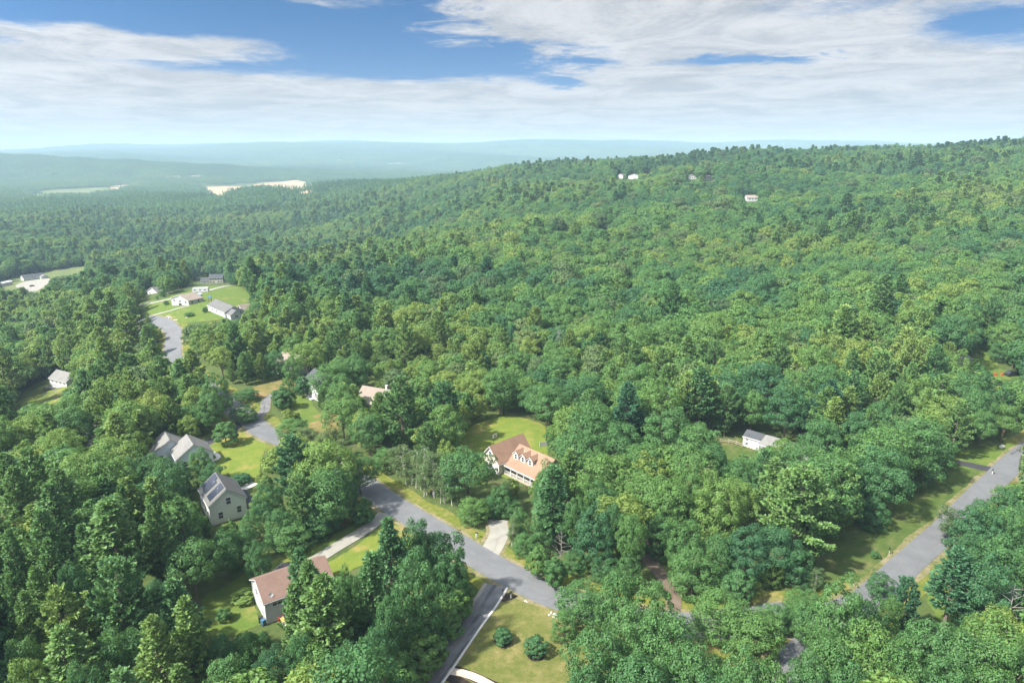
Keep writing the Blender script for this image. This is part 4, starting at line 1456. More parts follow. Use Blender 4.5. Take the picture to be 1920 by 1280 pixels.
# rocks along the bank and the lawn edge, guard rail
def rock_mesh(seed):
    r_ = random.Random(seed)
    bm = bmesh.new()
    bmesh.ops.create_icosphere(bm, subdivisions=2, radius=1)
    for v in bm.verts:
        k = 1 + 0.25 * math.sin(3 * v.co.x + seed) * math.cos(2.5 * v.co.y - seed) + r_.uniform(-0.08, 0.08)
        v.co = Vector((v.co.x * k, v.co.y * k * 0.8, v.co.z * k * 0.6))
    me = bpy.data.meshes.new('rock')
    bm.to_mesh(me)
    bm.free()
    me.materials.append(MATS['stone'])
    return me


RM = [rock_mesh(i) for i in range(4)]
for k, (qx, qy, s_) in enumerate([(314, 594, 0.7), (318, 596, 0.9), (321, 595, 0.6), (329, 601, 0.8), (333, 600, 0.6), (350, 596, 0.5)]):
    x, y = hit(qx, qy)
    o = link(bpy.data.objects.new('boulder', RM[k % 4]))
    o.location = (x, y, float(hgt(x, y)) + 0.2 * s_)
    o.scale = (s_, s_, s_)
    o.rotation_euler = (0, 0, k * 1.3)
    tag(o, 'pale boulder on the bank above the road bend', 'boulder', 'boulders on the bank above the road bend')
for k, (qx, qy, s_) in enumerate([(1040, 1152, 0.35), (1034, 1149, 0.3), (1044, 1156, 0.4), (1030, 1153, 0.25), (1038, 1157, 0.3), (985, 1127, 0.25), (988, 1129, 0.2)]):
    x, y = hit(qx, qy)
    o = link(bpy.data.objects.new('stone', RM[k % 4]))
    o.location = (x, y, float(hgt(x, y)) + 0.12)
    o.scale = (s_, s_, s_)
    o.rotation_euler = (0, 0, k * 1.3)
    tag(o, 'pale stone at the corner where dry lawn meets road', 'stone', 'stones along the road edge of the dry lawn')
x, y = hit(1878, 839)
o = link(bpy.data.objects.new('boulder', RM[1]))
o.location = (x, y, float(hgt(x, y)) + 0.3)
o.scale = (0.9, 0.9, 0.9)
tag(o, 'lone tan boulder on the grass beyond the black driveway', 'boulder')

gp = G((1896, 852), (1906, 845), (1918, 836), (1932, 825))
o = empty('guard_rail', (gp[0][0], gp[0][1], float(hgt(*gp[0]))))
tag(o, 'steel guard rail along the straight road edge', 'guard rail')
for i, (x, y) in enumerate(gp):
    lx, ly = x - gp[0][0], y - gp[0][1]
    MB().box(lx - 0.08, lx + 0.08, ly - 0.08, ly + 0.08, -0.2, 0.75).build('post', 'wood_brown', o)
    if i:
        px0, py0 = gp[i - 1][0] - gp[0][0], gp[i - 1][1] - gp[0][1]
        d = Vector((lx - px0, ly - py0)).normalized()
        n_ = Vector((d.y, -d.x)) * 0.12
        MB().add([(px0 + n_.x, py0 + n_.y, 0.45), (lx + n_.x, ly + n_.y, 0.45), (lx + n_.x * 1.5, ly + n_.y * 1.5, 0.6), (px0 + n_.x * 1.5, py0 + n_.y * 1.5, 0.6),
                  (lx + n_.x, ly + n_.y, 0.75), (px0 + n_.x, py0 + n_.y, 0.75)], [(0, 1, 2, 3), (3, 2, 4, 5)]).build('beam', 'metal_grey', o)

# shed near the panel house
o, L = place('garden_shed', (302, 962), (322, 956), 'grey garden shed half hidden behind pines near the panel house', 'shed')
L = 3.6
block(o, 0, L, 0, 3.2, 2.2, 1.1, 'x', 'siding_grey', 'shingle_grey', base=-0.6, oh=0.2, corner=False)
door(o, 'front', 0, 1.8, 1.2, 1.8)
footprint(o, 0, L, 0, 3.2)
LANDMARKS += [('the dark driveway', *hit(870, 1180)), ('the dry lawn', *hit(1000, 1210)), ('the road junction', *hit(1560, 1130)), ('the roadside lawn', *hit(1680, 960)),
              ('the straight road', *hit(1780, 990)), ('the tan house mailbox', *hit(893, 1008)), ('the dirt track', *hit(1235, 1075)),
              ('the black driveway', *hit(1800, 866)), ('the gravel driveway', *hit(650, 1015)), ('the main road', *hit(960, 1080)),
              ('the boulder bend', *hit(322, 640)), ('the curving driveway', *hit(505, 760)), ('the grass clearing', *hit(1790, 1140)), ('the open lawn', *hit(450, 860))]

# ------------------------------------------------------------------ vegetation meshes
def quad_mesh(name, V, mats, extra=None, mat_idx=None):
    """V: (n,4,3) leaf corners; extra: an MB appended as bark with material slot 1"""
    n = len(V)
    verts = V.reshape(-1, 3)
    faces = np.arange(n * 4).reshape(n, 4)
    me = bpy.data.meshes.new(name)
    if extra is None:
        me.vertices.add(n * 4)
        me.vertices.foreach_set('co', verts.astype(np.float32).ravel())
        me.loops.add(n * 4)
        me.loops.foreach_set('vertex_index', faces.ravel().astype(np.int32))
        me.polygons.add(n)
        me.polygons.foreach_set('loop_start', np.arange(0, n * 4, 4, dtype=np.int32))
        me.update(calc_edges=True)
    else:
        me.from_pydata(verts.tolist() + extra.v, [], faces.tolist() + [tuple(i + n * 4 for i in f) for f in extra.f])
        mi = np.zeros(len(me.polygons), np.int32)
        mi[n:] = 1
    for mname in mats:
        me.materials.append(MATS[mname])
    if extra is not None:
        me.polygons.foreach_set('material_index', mi)
    return me


def leaves(P, N, size, aspect, rs):
    """diamond shaped leaf faces at P with normals N"""
    N = N / np.maximum(np.linalg.norm(N, axis=1), 1e-6)[:, None]
    r = rs.normal(size=P.shape)
    T = np.cross(N, r)
    T /= np.maximum(np.linalg.norm(T, axis=1), 1e-6)[:, None]
    B = np.cross(N, T)
    s = size[:, None] * 0.5
    fold = N * s * 0.25
    return np.stack([P - T * s, P - B * s * aspect + fold, P + T * s, P + B * s * aspect + fold], 1)


def sph(n, rs):
    v = rs.normal(size=(n, 3))
    return v / np.linalg.norm(v, axis=1)[:, None]


def fib(n, rs):
    i = np.arange(n) + 0.5
    z = 1 - 2 * i / n
    a = i * 2.399963 + rs.uniform(0, 6)
    r = np.sqrt(1 - z * z)
    v = np.stack([r * np.cos(a), r * np.sin(a), z], 1) + rs.normal(0, 0.10, (n, 3))
    return v / np.linalg.norm(v, axis=1)[:, None]


def broad(seed, nclump, per, size, shape='round'):
    """broadleaf crown about 14 m tall and 10 m wide made of leafy clumps on a lobed envelope"""
    rs = np.random.default_rng(seed)
    cz, rad, cut = 7.9, np.array([5.0, 5.0, 5.9]), -0.84
    if shape == 'oval':
        cz, rad = 7.7, np.array([4.5, 4.5, 6.2])
    elif shape == 'vase':
        cz, rad, cut = 8.8, np.array([5.2, 5.2, 5.0]), -0.66
    elif shape == 'bush':
        cz, rad, cut = 6.0, np.array([5.0, 5.0, 7.2]), -0.78
    d = fib(nclump, rs)
    d = d[d[:, 2] > cut]
    ph = rs.uniform(0, 6, 6)
    lob = 1 + 0.17 * np.sin(3 * np.arctan2(d[:, 1], d[:, 0]) + ph[0]) * (1 - np.abs(d[:, 2])) + 0.10 * np.sin(5 * d[:, 2] + ph[1]) + rs.normal(0, 0.11, len(d))
    C = d * rad * (0.80 * lob)[:, None]
    ninner = nclump // 6
    Ci = sph(ninner, rs) * rad * rs.uniform(0.25, 0.55, (ninner, 1))
    C = np.concatenate([C, Ci])
    C[:, 2] += cz
    out = np.concatenate([d, sph(ninner, rs)])
    cr = rs.uniform(0.75, 1.45, len(C)) * (70 / max(nclump, 1)) ** 0.35
    P, N, S = [], [], []
    for c, o_, r in zip(C, out, cr):
        m = int(per * (r / 1.2) ** 1.6)
        q = sph(m * 2, rs)
        keep = (q @ o_ > -0.35) & (q[:, 2] > -0.55)
        q = q[keep][:m]
        rr = r * (0.62 + 0.48 * rs.random((len(q), 1)) ** 0.6)
        p = c + q * rr * np.array([1, 1, 0.82])
        # droop of the outer twigs
        P.append(p)
        N.append(q * 0.75 + o_ * 0.25 + np.array([0, 0, 0.15]) + rs.normal(0, 0.32, q.shape))
        S.append(size * rs.uniform(0.65, 1.35, len(q)))
    P, N, S = map(np.concatenate, (P, N, S))
    tr = MB()
    lean = rs.normal(0, 0.25, 2)
    top = cz + 2.2
    tr.tube([(0, 0, -0.6), (lean[0] * 0.2, lean[1] * 0.2, 1.5), (lean[0] * 0.6, lean[1] * 0.6, 4.5), (lean[0], lean[1], top)], [0.34, 0.25, 0.19, 0.05], 7)
    for k in range(8):
        c = C[rs.integers(0, len(C))]
        z0 = rs.uniform(2.4, 6.5)
        s = np.array([lean[0] * z0 / top, lean[1] * z0 / top, z0])
        tr.tube([s, s * 0.45 + c * 0.55 + np.array([0, 0, 0.4]), c], [0.11, 0.07, 0.02], 5)
    return leaves(P, N, S, 0.72, rs), tr


def pine(seed, whorl, tuft, size, kind='open', wide=1.0):
    """white pine about 20 m tall, whorled plates of needle sprays"""
    rs = np.random.default_rng(seed)
    H = 20.0
    z = 2.4 if kind == 'open' else 6.5
    P, N, T, S = [], [], [], []
    tr = MB()
    tr.tube([(0, 0, -0.6), (0.05, 0, 6), (0.0, 0.08, 13), (0.05, 0.0, H - 0.6)], [0.36, 0.27, 0.17, 0.03], 7)
    asym = rs.uniform(0, 6.28)
    while z < H - 0.5:
        t = (z - 2.0) / (H - 2.0)
        prof = 4.7 * min(1.0, (0.25 + t * 2.6)) * (1 - t) ** 0.72 * (0.85 if kind == 'open' else 0.95)
        prof = max(prof * wide, 0.45)
        nb = rs.integers(5, 8)
        a0 = rs.uniform(0, 6.28)
        for b in range(nb):
            a = a0 + b * 6.283 / nb + rs.normal(0, 0.16)
            Lb = prof * rs.uniform(0.62, 1.14) * (1 + 0.15 * math.cos(a - asym))
            up = 0.10 + 0.55 * t + rs.normal(0, 0.08)
            dirv = np.array([math.cos(a), math.sin(a), 0.0])
            lat = np.array([-math.sin(a), math.cos(a), 0.0])
            if rs.random() < 0.7 and whorl > 0.7:
                e = dirv * Lb * 0.9
                tr.tube([(0, 0, z), (e[0] * 0.5, e[1] * 0.5, z + up * Lb * 0.35), (e[0], e[1], z + up * Lb)], [0.06 * (1.1 - t), 0.04 * (1.1 - t), 0.012], 4, False)
            m = max(3, int(tuft * (Lb / 3.2) ** 1.25))
            s = rs.uniform(0.22, 1.0, m) ** 0.75
            wid = (0.10 + 0.34 * Lb * s * (1.12 - s))
            off = rs.uniform(-1, 1, m) * wid
            c = dirv * (s * Lb)[:, None] + lat * off[:, None]
            c[:, 2] += z + up * Lb * s * s + 0.12 * Lb * np.maximum(0, s - 0.7) + rs.normal(0, 0.10, m)
            for k in range(m):
                nq = 6
                out = dirv * 0.75 + lat * (0.9 * off[k] / max(0.2, wid[k])) * 0.5 + np.array([0, 0, 0.35])
                dd = out + rs.normal(0, 0.52, (nq, 3))
                dd /= np.linalg.norm(dd, axis=1)[:, None]
                ln = size * rs.uniform(0.7, 1.3, nq)
                P.append(c[k] + dd * (ln * 0.45)[:, None])
                T.append(dd)
                S.append(ln)
        z += whorl * rs.uniform(0.75, 1.25) * (1 - 0.35 * t)
    # leader
    dd = np.array([0, 0, 1.0]) + rs.normal(0, 0.35, (14, 3))
    dd /= np.linalg.norm(dd, axis=1)[:, None]
    P.append(np.array([0.05, 0, H - 0.7]) + dd * 0.35)
    T.append(dd)
    S.append(np.full(14, size))
    P, T, S = map(np.concatenate, (P, T, S))
    r = rs.normal(size=P.shape) * 0.7 + np.array([0, 0, 1.0])
    B = np.cross(T, r)
    B /= np.linalg.norm(B, axis=1)[:, None]
    s = S[:, None] * 0.5
    wq = s * 0.46
    V = np.stack([P - T * s, P - B * wq + T * s * 0.25, P + T * s, P + B * wq + T * s * 0.25], 1)
    return V, tr


def birch(seed, size=0.26, per=55):
    rs = np.random.default_rng(seed)
    tr = MB()
    P, N, S = [], [], []
    for st in range(3):
        a = rs.uniform(0, 6.28)
        bx0 = np.array([math.cos(a), math.sin(a)]) * rs.uniform(0.2, 1.0)
        ln = rs.normal(0, 0.8, 2)
        Hs = rs.uniform(13, 16.5)
        tr.tube([(bx0[0], bx0[1], -0.4), (bx0[0] + ln[0] * 0.3, bx0[1] + ln[1] * 0.3, Hs * 0.4), (bx0[0] + ln[0], bx0[1] + ln[1], Hs)], [0.105, 0.08, 0.02], 6)
        for k in range(34):
            zz = Hs * rs.uniform(0.24, 1.0)
            rr = 2.0 * (1 - abs(zz / Hs - 0.62) / 0.62) + 0.35
            aa = rs.uniform(0, 6.28)
            q = rs.uniform(0.2, 1.0) ** 0.6
            c = np.array([bx0[0] + ln[0] * zz / Hs + math.cos(aa) * rr * q, bx0[1] + ln[1] * zz / Hs + math.sin(aa) * rr * q, zz])
            if k % 4 == 0:
                tr.tube([(bx0[0] + ln[0] * zz / Hs, bx0[1] + ln[1] * zz / Hs, zz - 0.8), tuple(c)], [0.045, 0.012], 4, False)
            d = sph(per, rs)
            P.append(c + d * rs.uniform(0.35, 1.0, (per, 1)) * np.array([0.85, 0.85, 1.0]))
            N.append(d + np.array([0, 0, 0.35]) + rs.normal(0, 0.5, d.shape))
            S.append(size * rs.uniform(0.6, 1.3, per))
    P, N, S = map(np.concatenate, (P, N, S))
    return leaves(P, N, S, 0.75, rs), tr


def dead_tree(seed):
    rs = np.random.default_rng(seed)
    m = MB()
    m.tube([(0, 0, -0.4), (0.1, 0, 4), (0.0, 0.2, 8), (0.2, 0.1, 13)], [0.2, 0.15, 0.10, 0.02], 6)
    br = MB()
    for k in range(26):
        z = rs.uniform(3.5, 12.2)
        L = (13.6 - z) * 0.34 + 0.6
        a = rs.uniform(0, 6.28)
        e = np.array([math.cos(a) * L, math.sin(a) * L, z + L * rs.uniform(0.1, 0.6)])
        mid = e * 0.5 + np.array([0, 0, z * 0.5])
        br.tube([(0.1, 0.05, z), mid, e], [0.055, 0.035, 0.01], 4, False)
        for j in range(3):
            t = rs.uniform(0.4, 0.95)
            p = mid * (1 - t) + e * t
            br.tube([p, p + rs.normal(0, 0.45, 3) + np.array([0, 0, 0.3])], [0.022, 0.006], 3, False)
    return m, br


PROTO = {}


def make_proto(key, VT, leafmat, bark):
    V, tr = VT
    PROTO[key] = (quad_mesh('crown', V, [leafmat]), tr.mesh('trunk', bark))


SH = ['round', 'oval', 'vase', 'round', 'oval', 'round', 'vase', 'bush']
for i in range(8):
    make_proto(('B', i), broad(100 + i, 84 if i % 2 else 62, 135, 0.34, SH[i]), 'leaf_broad', 'bark')
for i in range(6):
    make_proto(('P', i), pine(200 + i, 0.9, 19, 0.60, 'open' if i < 4 else 'forest'), 'leaf_pine', 'bark_pine')
for i in range(2):
    make_proto(('W', i), pine(250 + i, 1.5, 27, 0.66, 'open', 1.9), 'leaf_pine', 'bark_pine')
for i in range(3):
    make_proto(('K', i), birch(300 + i), 'leaf_birch', 'bark_birch')
for i in range(3):
    make_proto(('S', i), broad(400 + i, 46, 110, 0.60, 'bush'), 'leaf_broad', 'bark')
DEAD = [dead_tree(500 + i) for i in range(2)]
DEADM = [(a.mesh('trunk', 'dead_wood'), b.mesh('branches', 'dead_wood')) for a, b in DEAD]

# distant versions
far_col = bpy.data.collections.new('forest_kinds')


def far_obj(name, VT, leafmat, bark):
    V, tr = VT
    keep = MB()
    if tr is not None:
        keep.v, keep.f = tr.v[:28], tr.f[:21]
    o = bpy.data.objects.new(name, quad_mesh(name, V, [leafmat, bark], keep if tr is not None else None))
    far_col.objects.link(o)
    return o


NFB, NFP = 7, 5
for i in range(NFB):
    far_obj('kind_%02d' % i, broad(600 + i, 60, 48, 0.66, SH[i]), 'leaf_broad' if i != NFB - 1 else 'leaf_birch', 'bark')
for i in range(NFP):
    far_obj('kind_%02d' % (NFB + i), pine(700 + i, 1.35, 8, 1.0, 'forest' if i % 2 else 'open'), 'leaf_pine', 'bark_pine')


def patch(seed, pine_share):
    rs = np.random.default_rng(seed)
    Vs = []
    g = [(x, y) for x in np.arange(-45, 45, 6.6) for y in np.arange(-45, 45, 6.6)]
    for x, y in g:
        x += rs.normal(0, 1.8)
        y += rs.normal(0, 1.8)
        n = 46
        d = sph(n, rs)
        d[:, 2] = np.abs(d[:, 2]) * 1.1 - 0.12
        if rs.random() < pine_share:
            h, r = rs.uniform(14, 22), rs.uniform(2.4, 3.4)
            t = rs.random(n)
            P = np.stack([d[:, 0] * r * (1.05 - t) ** 0.8, d[:, 1] * r * (1.05 - t) ** 0.8, h * (0.25 + 0.75 * t)], 1)
        else:
            h, r = rs.uniform(10, 16), rs.uniform(3.2, 5.0)
            P = np.stack([d[:, 0] * r, d[:, 1] * r, h * 0.55 + d[:, 2] * h * 0.42], 1) * rs.uniform(0.88, 1.06, (n, 1))
        P = P + np.array([x, y, -1.0])
        Vs.append(leaves(P, d + rs.normal(0, 0.35, d.shape) + np.array([0, 0, 0.2]), rs.uniform(1.5, 2.6, n), 0.85, rs))
    return np.concatenate(Vs)


patch_col = bpy.data.collections.new('far_forest_kinds')
for i in range(5):
    o = bpy.data.objects.new('patch_%02d' % i, quad_mesh('patch', patch(800 + i, 0.2 + 0.12 * i), ['leaf_broad']))
    patch_col.objects.link(o)


# ------------------------------------------------------------------ where the trees stand
rng = np.random.default_rng(21)


def vn(x, y, s, k=0.0):
    return 0.5 + 0.25 * (np.sin(x / s + k + 1.7 * np.sin(y / (s * 1.3) + k)) + np.sin(y / (s * 0.8) - 1.3 * k + 1.1 * np.sin(x / (s * 1.7))))


TREES = []    # dict(kind, x, y, H, r, tint, hero)
# (px, py of the top, crown width in px, height m, kind, tint): trees read one by one from the photograph
HERO = [
    (201, 936, 118, 23, 'P', .62), (225, 905, 46, 23, 'P', .55), (282, 926, 62, 21, 'P', .60), (333, 929, 54, 18, 'P', .58), (72, 953, 78, 22, 'P', .55),
    (86, 1005, 62, 20, 'P', .58), (62, 1060, 58, 18, 'P', .62), (41, 1105, 56, 16, 'P', .64), (14, 988, 54, 21, 'P', .52), (14, 1046, 50, 19, 'P', .58),
    (89, 905, 82, 22, 'P', .58), (103, 874, 70, 21, 'P', .60), (20, 874, 72, 21, 'P', .60), (150, 980, 60, 19, 'P', .45), (130, 1060, 60, 16, 'B', .15),
    (285, 848, 72, 15, 'B', .30), (330, 862, 45, 11, 'B', .22), (372, 838, 46, 10, 'B', .38), (398, 866, 54, 9, 'B', .25), (250, 862, 60, 13, 'B', .15),
    (354, 1012, 92, 14, 'B', .45), (416, 990, 64, 12, 'B', .28), (450, 985, 56, 9, 'B', .35), (480, 1010, 50, 8, 'B', .30), (290, 1080, 60, 11, 'B', .18),
    (344, 1115, 80, 20, 'P', .82), (282, 1150, 92, 20, 'P', .80), (206, 1170, 76, 16, 'B', .35), (110, 1175, 106, 18, 'P', .70), (31, 1190, 74, 14, 'B', .45),
    (40, 1240, 80, 14, 'B', .75), (413, 1187, 58, 12, 'B', .12), (468, 1175, 60, 12, 'B', .48), (423, 1238, 104, 14, 'B', .40), (254, 1115, 62, 12, 'B', .35),
    (180, 1130, 54, 10, 'B', .20), (230, 1258, 70, 12, 'B', .70), (330, 1245, 76, 13, 'P', .70), (150, 1245, 80, 15, 'B', .35), (370, 1200, 50, 12, 'B', .22),
    (559, 1027, 66, 21, 'P', .45), (603, 1072, 104, 21, 'P', .72), (577, 1048, 76, 20, 'P', .6), (548, 1092, 60, 17, 'P', .66), (590, 1105, 84, 17, 'P', .62), (1500, 1120, 50, 7, 'B', .5), (1440, 1142, 54, 9, 'B', .5), (1458, 1132, 58, 9, 'B', .42), (1492, 1138, 50, 8, 'B', .46), (1522, 1104, 44, 8, 'B', .4), (648, 1075, 60, 17, 'B', .35), (726, 967, 66, 20, 'P', .38), (779, 976, 70, 18, 'B', .22), (827, 986, 86, 16, 'B', .25),
    (693, 1034, 76, 20, 'P', .50), (776, 1046, 100, 18, 'B', .32), (672, 1064, 70, 16, 'B', .35), (845, 1040, 64, 12, 'B', .30), (730, 1110, 74, 16, 'B', .30),
    (593, 1218, 112, 14, 'B', .62), (511, 1211, 70, 12, 'B', .10), (560, 1180, 64, 14, 'B', .30), (650, 1200, 74, 14, 'B', .25), (790, 1184, 90, 7, 'S', .62), (855, 1086, 70, 7, 'S', .68), (838, 1142, 60, 5, 'S', .60),
    (740, 1225, 84, 9, 'S', .55), (690, 1250, 80, 11, 'B', .45), (800, 1130, 70, 12, 'B', .28), (705, 1170, 66, 14, 'B', .22),
    (542, 971, 92, 9, 'B', .50), (590, 960, 64, 10, 'B', .30), (611, 878, 104, 16, 'B', .42), (672, 850, 66, 18, 'B', .42), (676, 930, 42, 7, 'S', .45), (543, 815, 92, 17, 'P', .25), (560, 888, 74, 15, 'P', .58),
    (500, 905, 62, 12, 'B', .30), (640, 900, 60, 14, 'B', .25), (520, 950, 50, 9, 'B', .30), (470, 955, 46, 8, 'B', .35), (600, 935, 70, 12, 'B', .30),
    (748, 832, 58, 11.5, 'K', .55), (783, 845, 52, 12, 'K', .5), (812, 848, 54, 12.5, 'K', .45), (830, 862, 48, 12, 'K', .45), (765, 850, 52, 11, 'K', .6), (720, 838, 48, 11, 'B', .55), (795, 862, 50, 11, 'K', .55),
    (875, 840, 98, 14, 'B', .32), (940, 906, 46, 8, 'B', .35), (958, 932, 46, 8, 'B', .42), (922, 928, 44, 9, 'B', .32), (975, 950, 40, 8, 'B', .45), (886, 932, 62, 9, 'B', .62), (850, 880, 50, 12, 'K', .5), (950, 905, 40, 7, 'K', .7),
    (1036, 871, 80, 19, 'P', .45), (1034, 862, 62, 15, 'B', .4), (1018, 900, 44, 11, 'B', .35), (1104, 878, 62, 16, 'B', .62), (1122, 900, 78, 14, 'B', .35), (1115, 953, 80, 14, 'B', .15), (1183, 957, 58, 15, 'B', .52), (1153, 940, 46, 15, 'B', .22), (1078, 930, 50, 13, 'B', .42),
    (1020, 960, 50, 9, 'B', .42), (985, 1000, 52, 8, 'B', .45), (1010, 1022, 44, 7, 'S', .55), (960, 975, 30, 6, 'K', .6), (1040, 1040, 40, 7, 'S', .4), (1080, 1030, 46, 8, 'B', .35), (1135, 1035, 54, 9, 'B', .25), (1180, 1030, 46, 8, 'B', .4),
    (1230, 884, 92, 17, 'B', .58), (1262, 896, 86, 16, 'B', .60), (1297, 860, 66, 17, 'B', .55), (1348, 905, 92, 16, 'B', .75), (1330, 880, 60, 15, 'B', .68), (1304, 1026, 88, 10, 'B', .45), (1404, 991, 84, 12, 'B', .12), (1386, 1067, 56, 7, 'S', .35),
    (1290, 975, 70, 13, 'B', .45), (1240, 960, 66, 12, 'B', .35), (1350, 1000, 70, 11, 'B', .40),
    (1090, 1090, 92, 13, 'B', .40), (1160, 1062, 84, 14, 'B', .42), (1225, 1088, 92, 14, 'B', .50), (1190, 1130, 110, 15, 'B', .45), (1255, 1150, 120, 16, 'B', .40), (1120, 1180, 110, 15, 'B', .38), (1200, 1225, 124, 16, 'B', .36),
    (1300, 1205, 110, 15, 'B', .40), (1355, 1108, 112, 15, 'B', .58), (1420, 1150, 100, 14, 'B', .55), (1400, 1210, 104, 14, 'B', .45), (1340, 1255, 110, 14, 'B', .35), (1108, 1235, 86, 14, 'B', .30), (1450, 1240, 90, 13, 'B', .5), (1060, 1140, 50, 11, 'B', .45),
    (1510, 868, 152, 22, 'P', .72), (1455, 857, 66, 17, 'P', .66), (1663, 838, 100, 17, 'B', .30), (1580, 838, 94, 17, 'B', .50), (1620, 852, 66, 15, 'B', .25), (1640, 930, 60, 10, 'B', .25),
    (1460, 990, 88, 11, 'B', .10), (1448, 1042, 46, 7, 'B', .70), (1500, 1020, 56, 9, 'B', .18), (1730, 778, 122, 18, 'B', .42), (1765, 830, 60, 11, 'B', .35), (1690, 800, 60, 15, 'B', .3),
    (1801, 957, 70, 12, 'K', .30), (1853, 935, 64, 13, 'B', .40), (1897, 998, 104, 16, 'B', .32), (1800, 1022, 82, 15, 'P', .22), (1866, 1035, 96, 15, 'B', .18), (1900, 905, 60, 9, 'B', .75), (1830, 1000, 66, 14, 'B', .28), (1900, 960, 60, 13, 'B', .35),
    (1708, 1080, 68, 12, 'P', .20), (1655, 1072, 48, 9, 'B', .30), (1584, 1093, 108, 16, 'B', .42), (1630, 1115, 84, 14, 'B', .35), (1540, 1130, 84, 14, 'B', .38), (1533, 1066, 40, 8, 'K', .35), (1498, 1105, 48, 7, 'B', .65), (1675, 1110, 46, 9, 'B', .5),
    (1640, 1177, 112, 15, 'B', .62), (1700, 1200, 100, 15, 'B', .48), (1750, 1160, 104, 14, 'B', .42), (1810, 1182, 112, 14, 'B', .40), (1885, 1205, 104, 14, 'B', .45), (1560, 1190, 96, 14, 'B', .45), (1600, 1240, 100, 14, 'B', .40), (1780, 1240, 100, 13, 'B', .38), (1520, 1230, 90, 13, 'B', .35), (1870, 1255, 100, 12, 'B', .45), (1690, 1258, 90, 12, 'B', .42),
    (1905, 1100, 60, 10, 'B', .10),
    (455, 757, 52, 9.5, 'B', .50), (750, 704, 92, 22, 'P', .50), (832, 712, 84, 21, 'P', .40), (800, 790, 50, 13, 'P', .55), (895, 690, 56, 14, 'B', .92), (755, 598, 52, 20, 'P', .85), (820, 580, 50, 20, 'P', .80), (232, 580, 66, 21, 'P', .85), (200, 640, 62, 20, 'P', .80), (150, 602, 50, 19, 'P', .80),
    (640, 745, 76, 13, 'B', .60), (690, 770, 66, 13, 'B', .45), (620, 680, 74, 14, 'B', .50), (660, 660, 70, 15, 'B', .45), (527, 722, 40, 8, 'S', .35), (565, 703, 26, 8, 'S', .28), (545, 785, 60, 9, 'B', .62), (580, 800, 46, 8, 'K', .75), (605, 815, 44, 8, 'K', .8), (640, 825, 44, 9, 'K', .7), (622, 800, 40, 9, 'K', .75), (528, 680, 34, 8, 'B', .40), (512, 655, 40, 13, 'B', .3), (545, 664, 36, 12, 'B', .5), (660, 738, 44, 11, 'B', .5), (712, 735, 40, 11, 'P', .5), (535, 650, 30, 14, 'B', .3),
    (460, 728, 44, 7, 'B', .35), (400, 700, 56, 13, 'B', .40), (390, 740, 50, 12, 'B', .38), (420, 790, 44, 7, 'S', .5), (530, 735, 24, 4, 'S', .7), (1090, 805, 90, 15, 'B', .42), (1165, 795, 86, 15, 'B', .40), (1250, 770, 94, 16, 'B', .42), (1310, 790, 90, 15, 'B', .48), (1340, 830, 66, 13, 'B', .35), (1120, 760, 76, 14, 'B', .45),
    (1370, 690, 90, 18, 'B', .18), (1430, 680, 94, 18, 'B', .15), (1480, 720, 80, 17, 'B', .2), (1550, 680, 80, 18, 'B', .35), (1655, 655, 84, 20, 'P', .62), (1605, 695, 64, 18, 'P', .45), (1685, 715, 56, 17, 'P', .68), (1770, 700, 70, 17, 'P', .65), (1820, 700, 70, 16, 'B', .4), (1890, 760, 60, 13, 'B', .65), (1880, 612, 60, 15, 'B', .12), (1440, 838, 70, 12, 'B', .52), (1500, 830, 76, 12, 'B', .42), (1390, 858, 60, 11, 'B', .4), (1545, 790, 70, 15, 'B', .30), (1610, 770, 66, 15, 'B', .28),
    (310, 605, 0, 0, 'X', 0), (378, 607, 22, 6, 'P', .35), (275, 592, 20, 9, 'P', .9),
]
for (hx, hy, hw, hh, hk, ht) in HERO:
    if hk == 'X':
        continue
    for fac in (1, .92, 1.08, .84, 1.16, .76, 1.25, .68, .6) if hk in 'BPK' else (1,):
        x, y = hit(hx, hy, hh * fac)
        ix_, iy_ = int(x - GX0), int(y - GY0)
        if not (0 <= ix_ < GW and 0 <= iy_ < GH) or not GRD[max(0, iy_ - 1):iy_ + 2, max(0, ix_ - 1):ix_ + 2].any():
            break
    hh = hh * fac
    d = proj(x, y, float(hgt(x, y)) + hh * 0.6)[2]
    r = hw * d / FPX / 2
    if hk == 'B' or hk == 'S':
        r = min(r, 8.0)
    TREES.append(dict(k=hk, x=x, y=y, H=hh, r=r, t=ht, hero=True))

DEADT = [(1053, 992, 8.5, 'bare silver dead tree standing in the roadside woods near the tan house drive'), (1907, 1096, 13, 'white barked dead tree beside the grass clearing across the road'),
         (100, 1112, 12, 'bare grey dead tree among the dark pines'), (366, 985, 9, 'small bare dead tree near the panel house'), (1048, 612, 15, 'bare grey snag standing in the middle forest'), (1195, 650, 13, 'thin bare snag among leafy trees of the hillside'),
         (1690, 560, 14, 'pale bare trunk standing above the right hillside')]

hx_ = np.array([t['x'] for t in TREES])
hy_ = np.array([t['y'] for t in TREES])
hr_ = np.array([t['r'] for t in TREES])


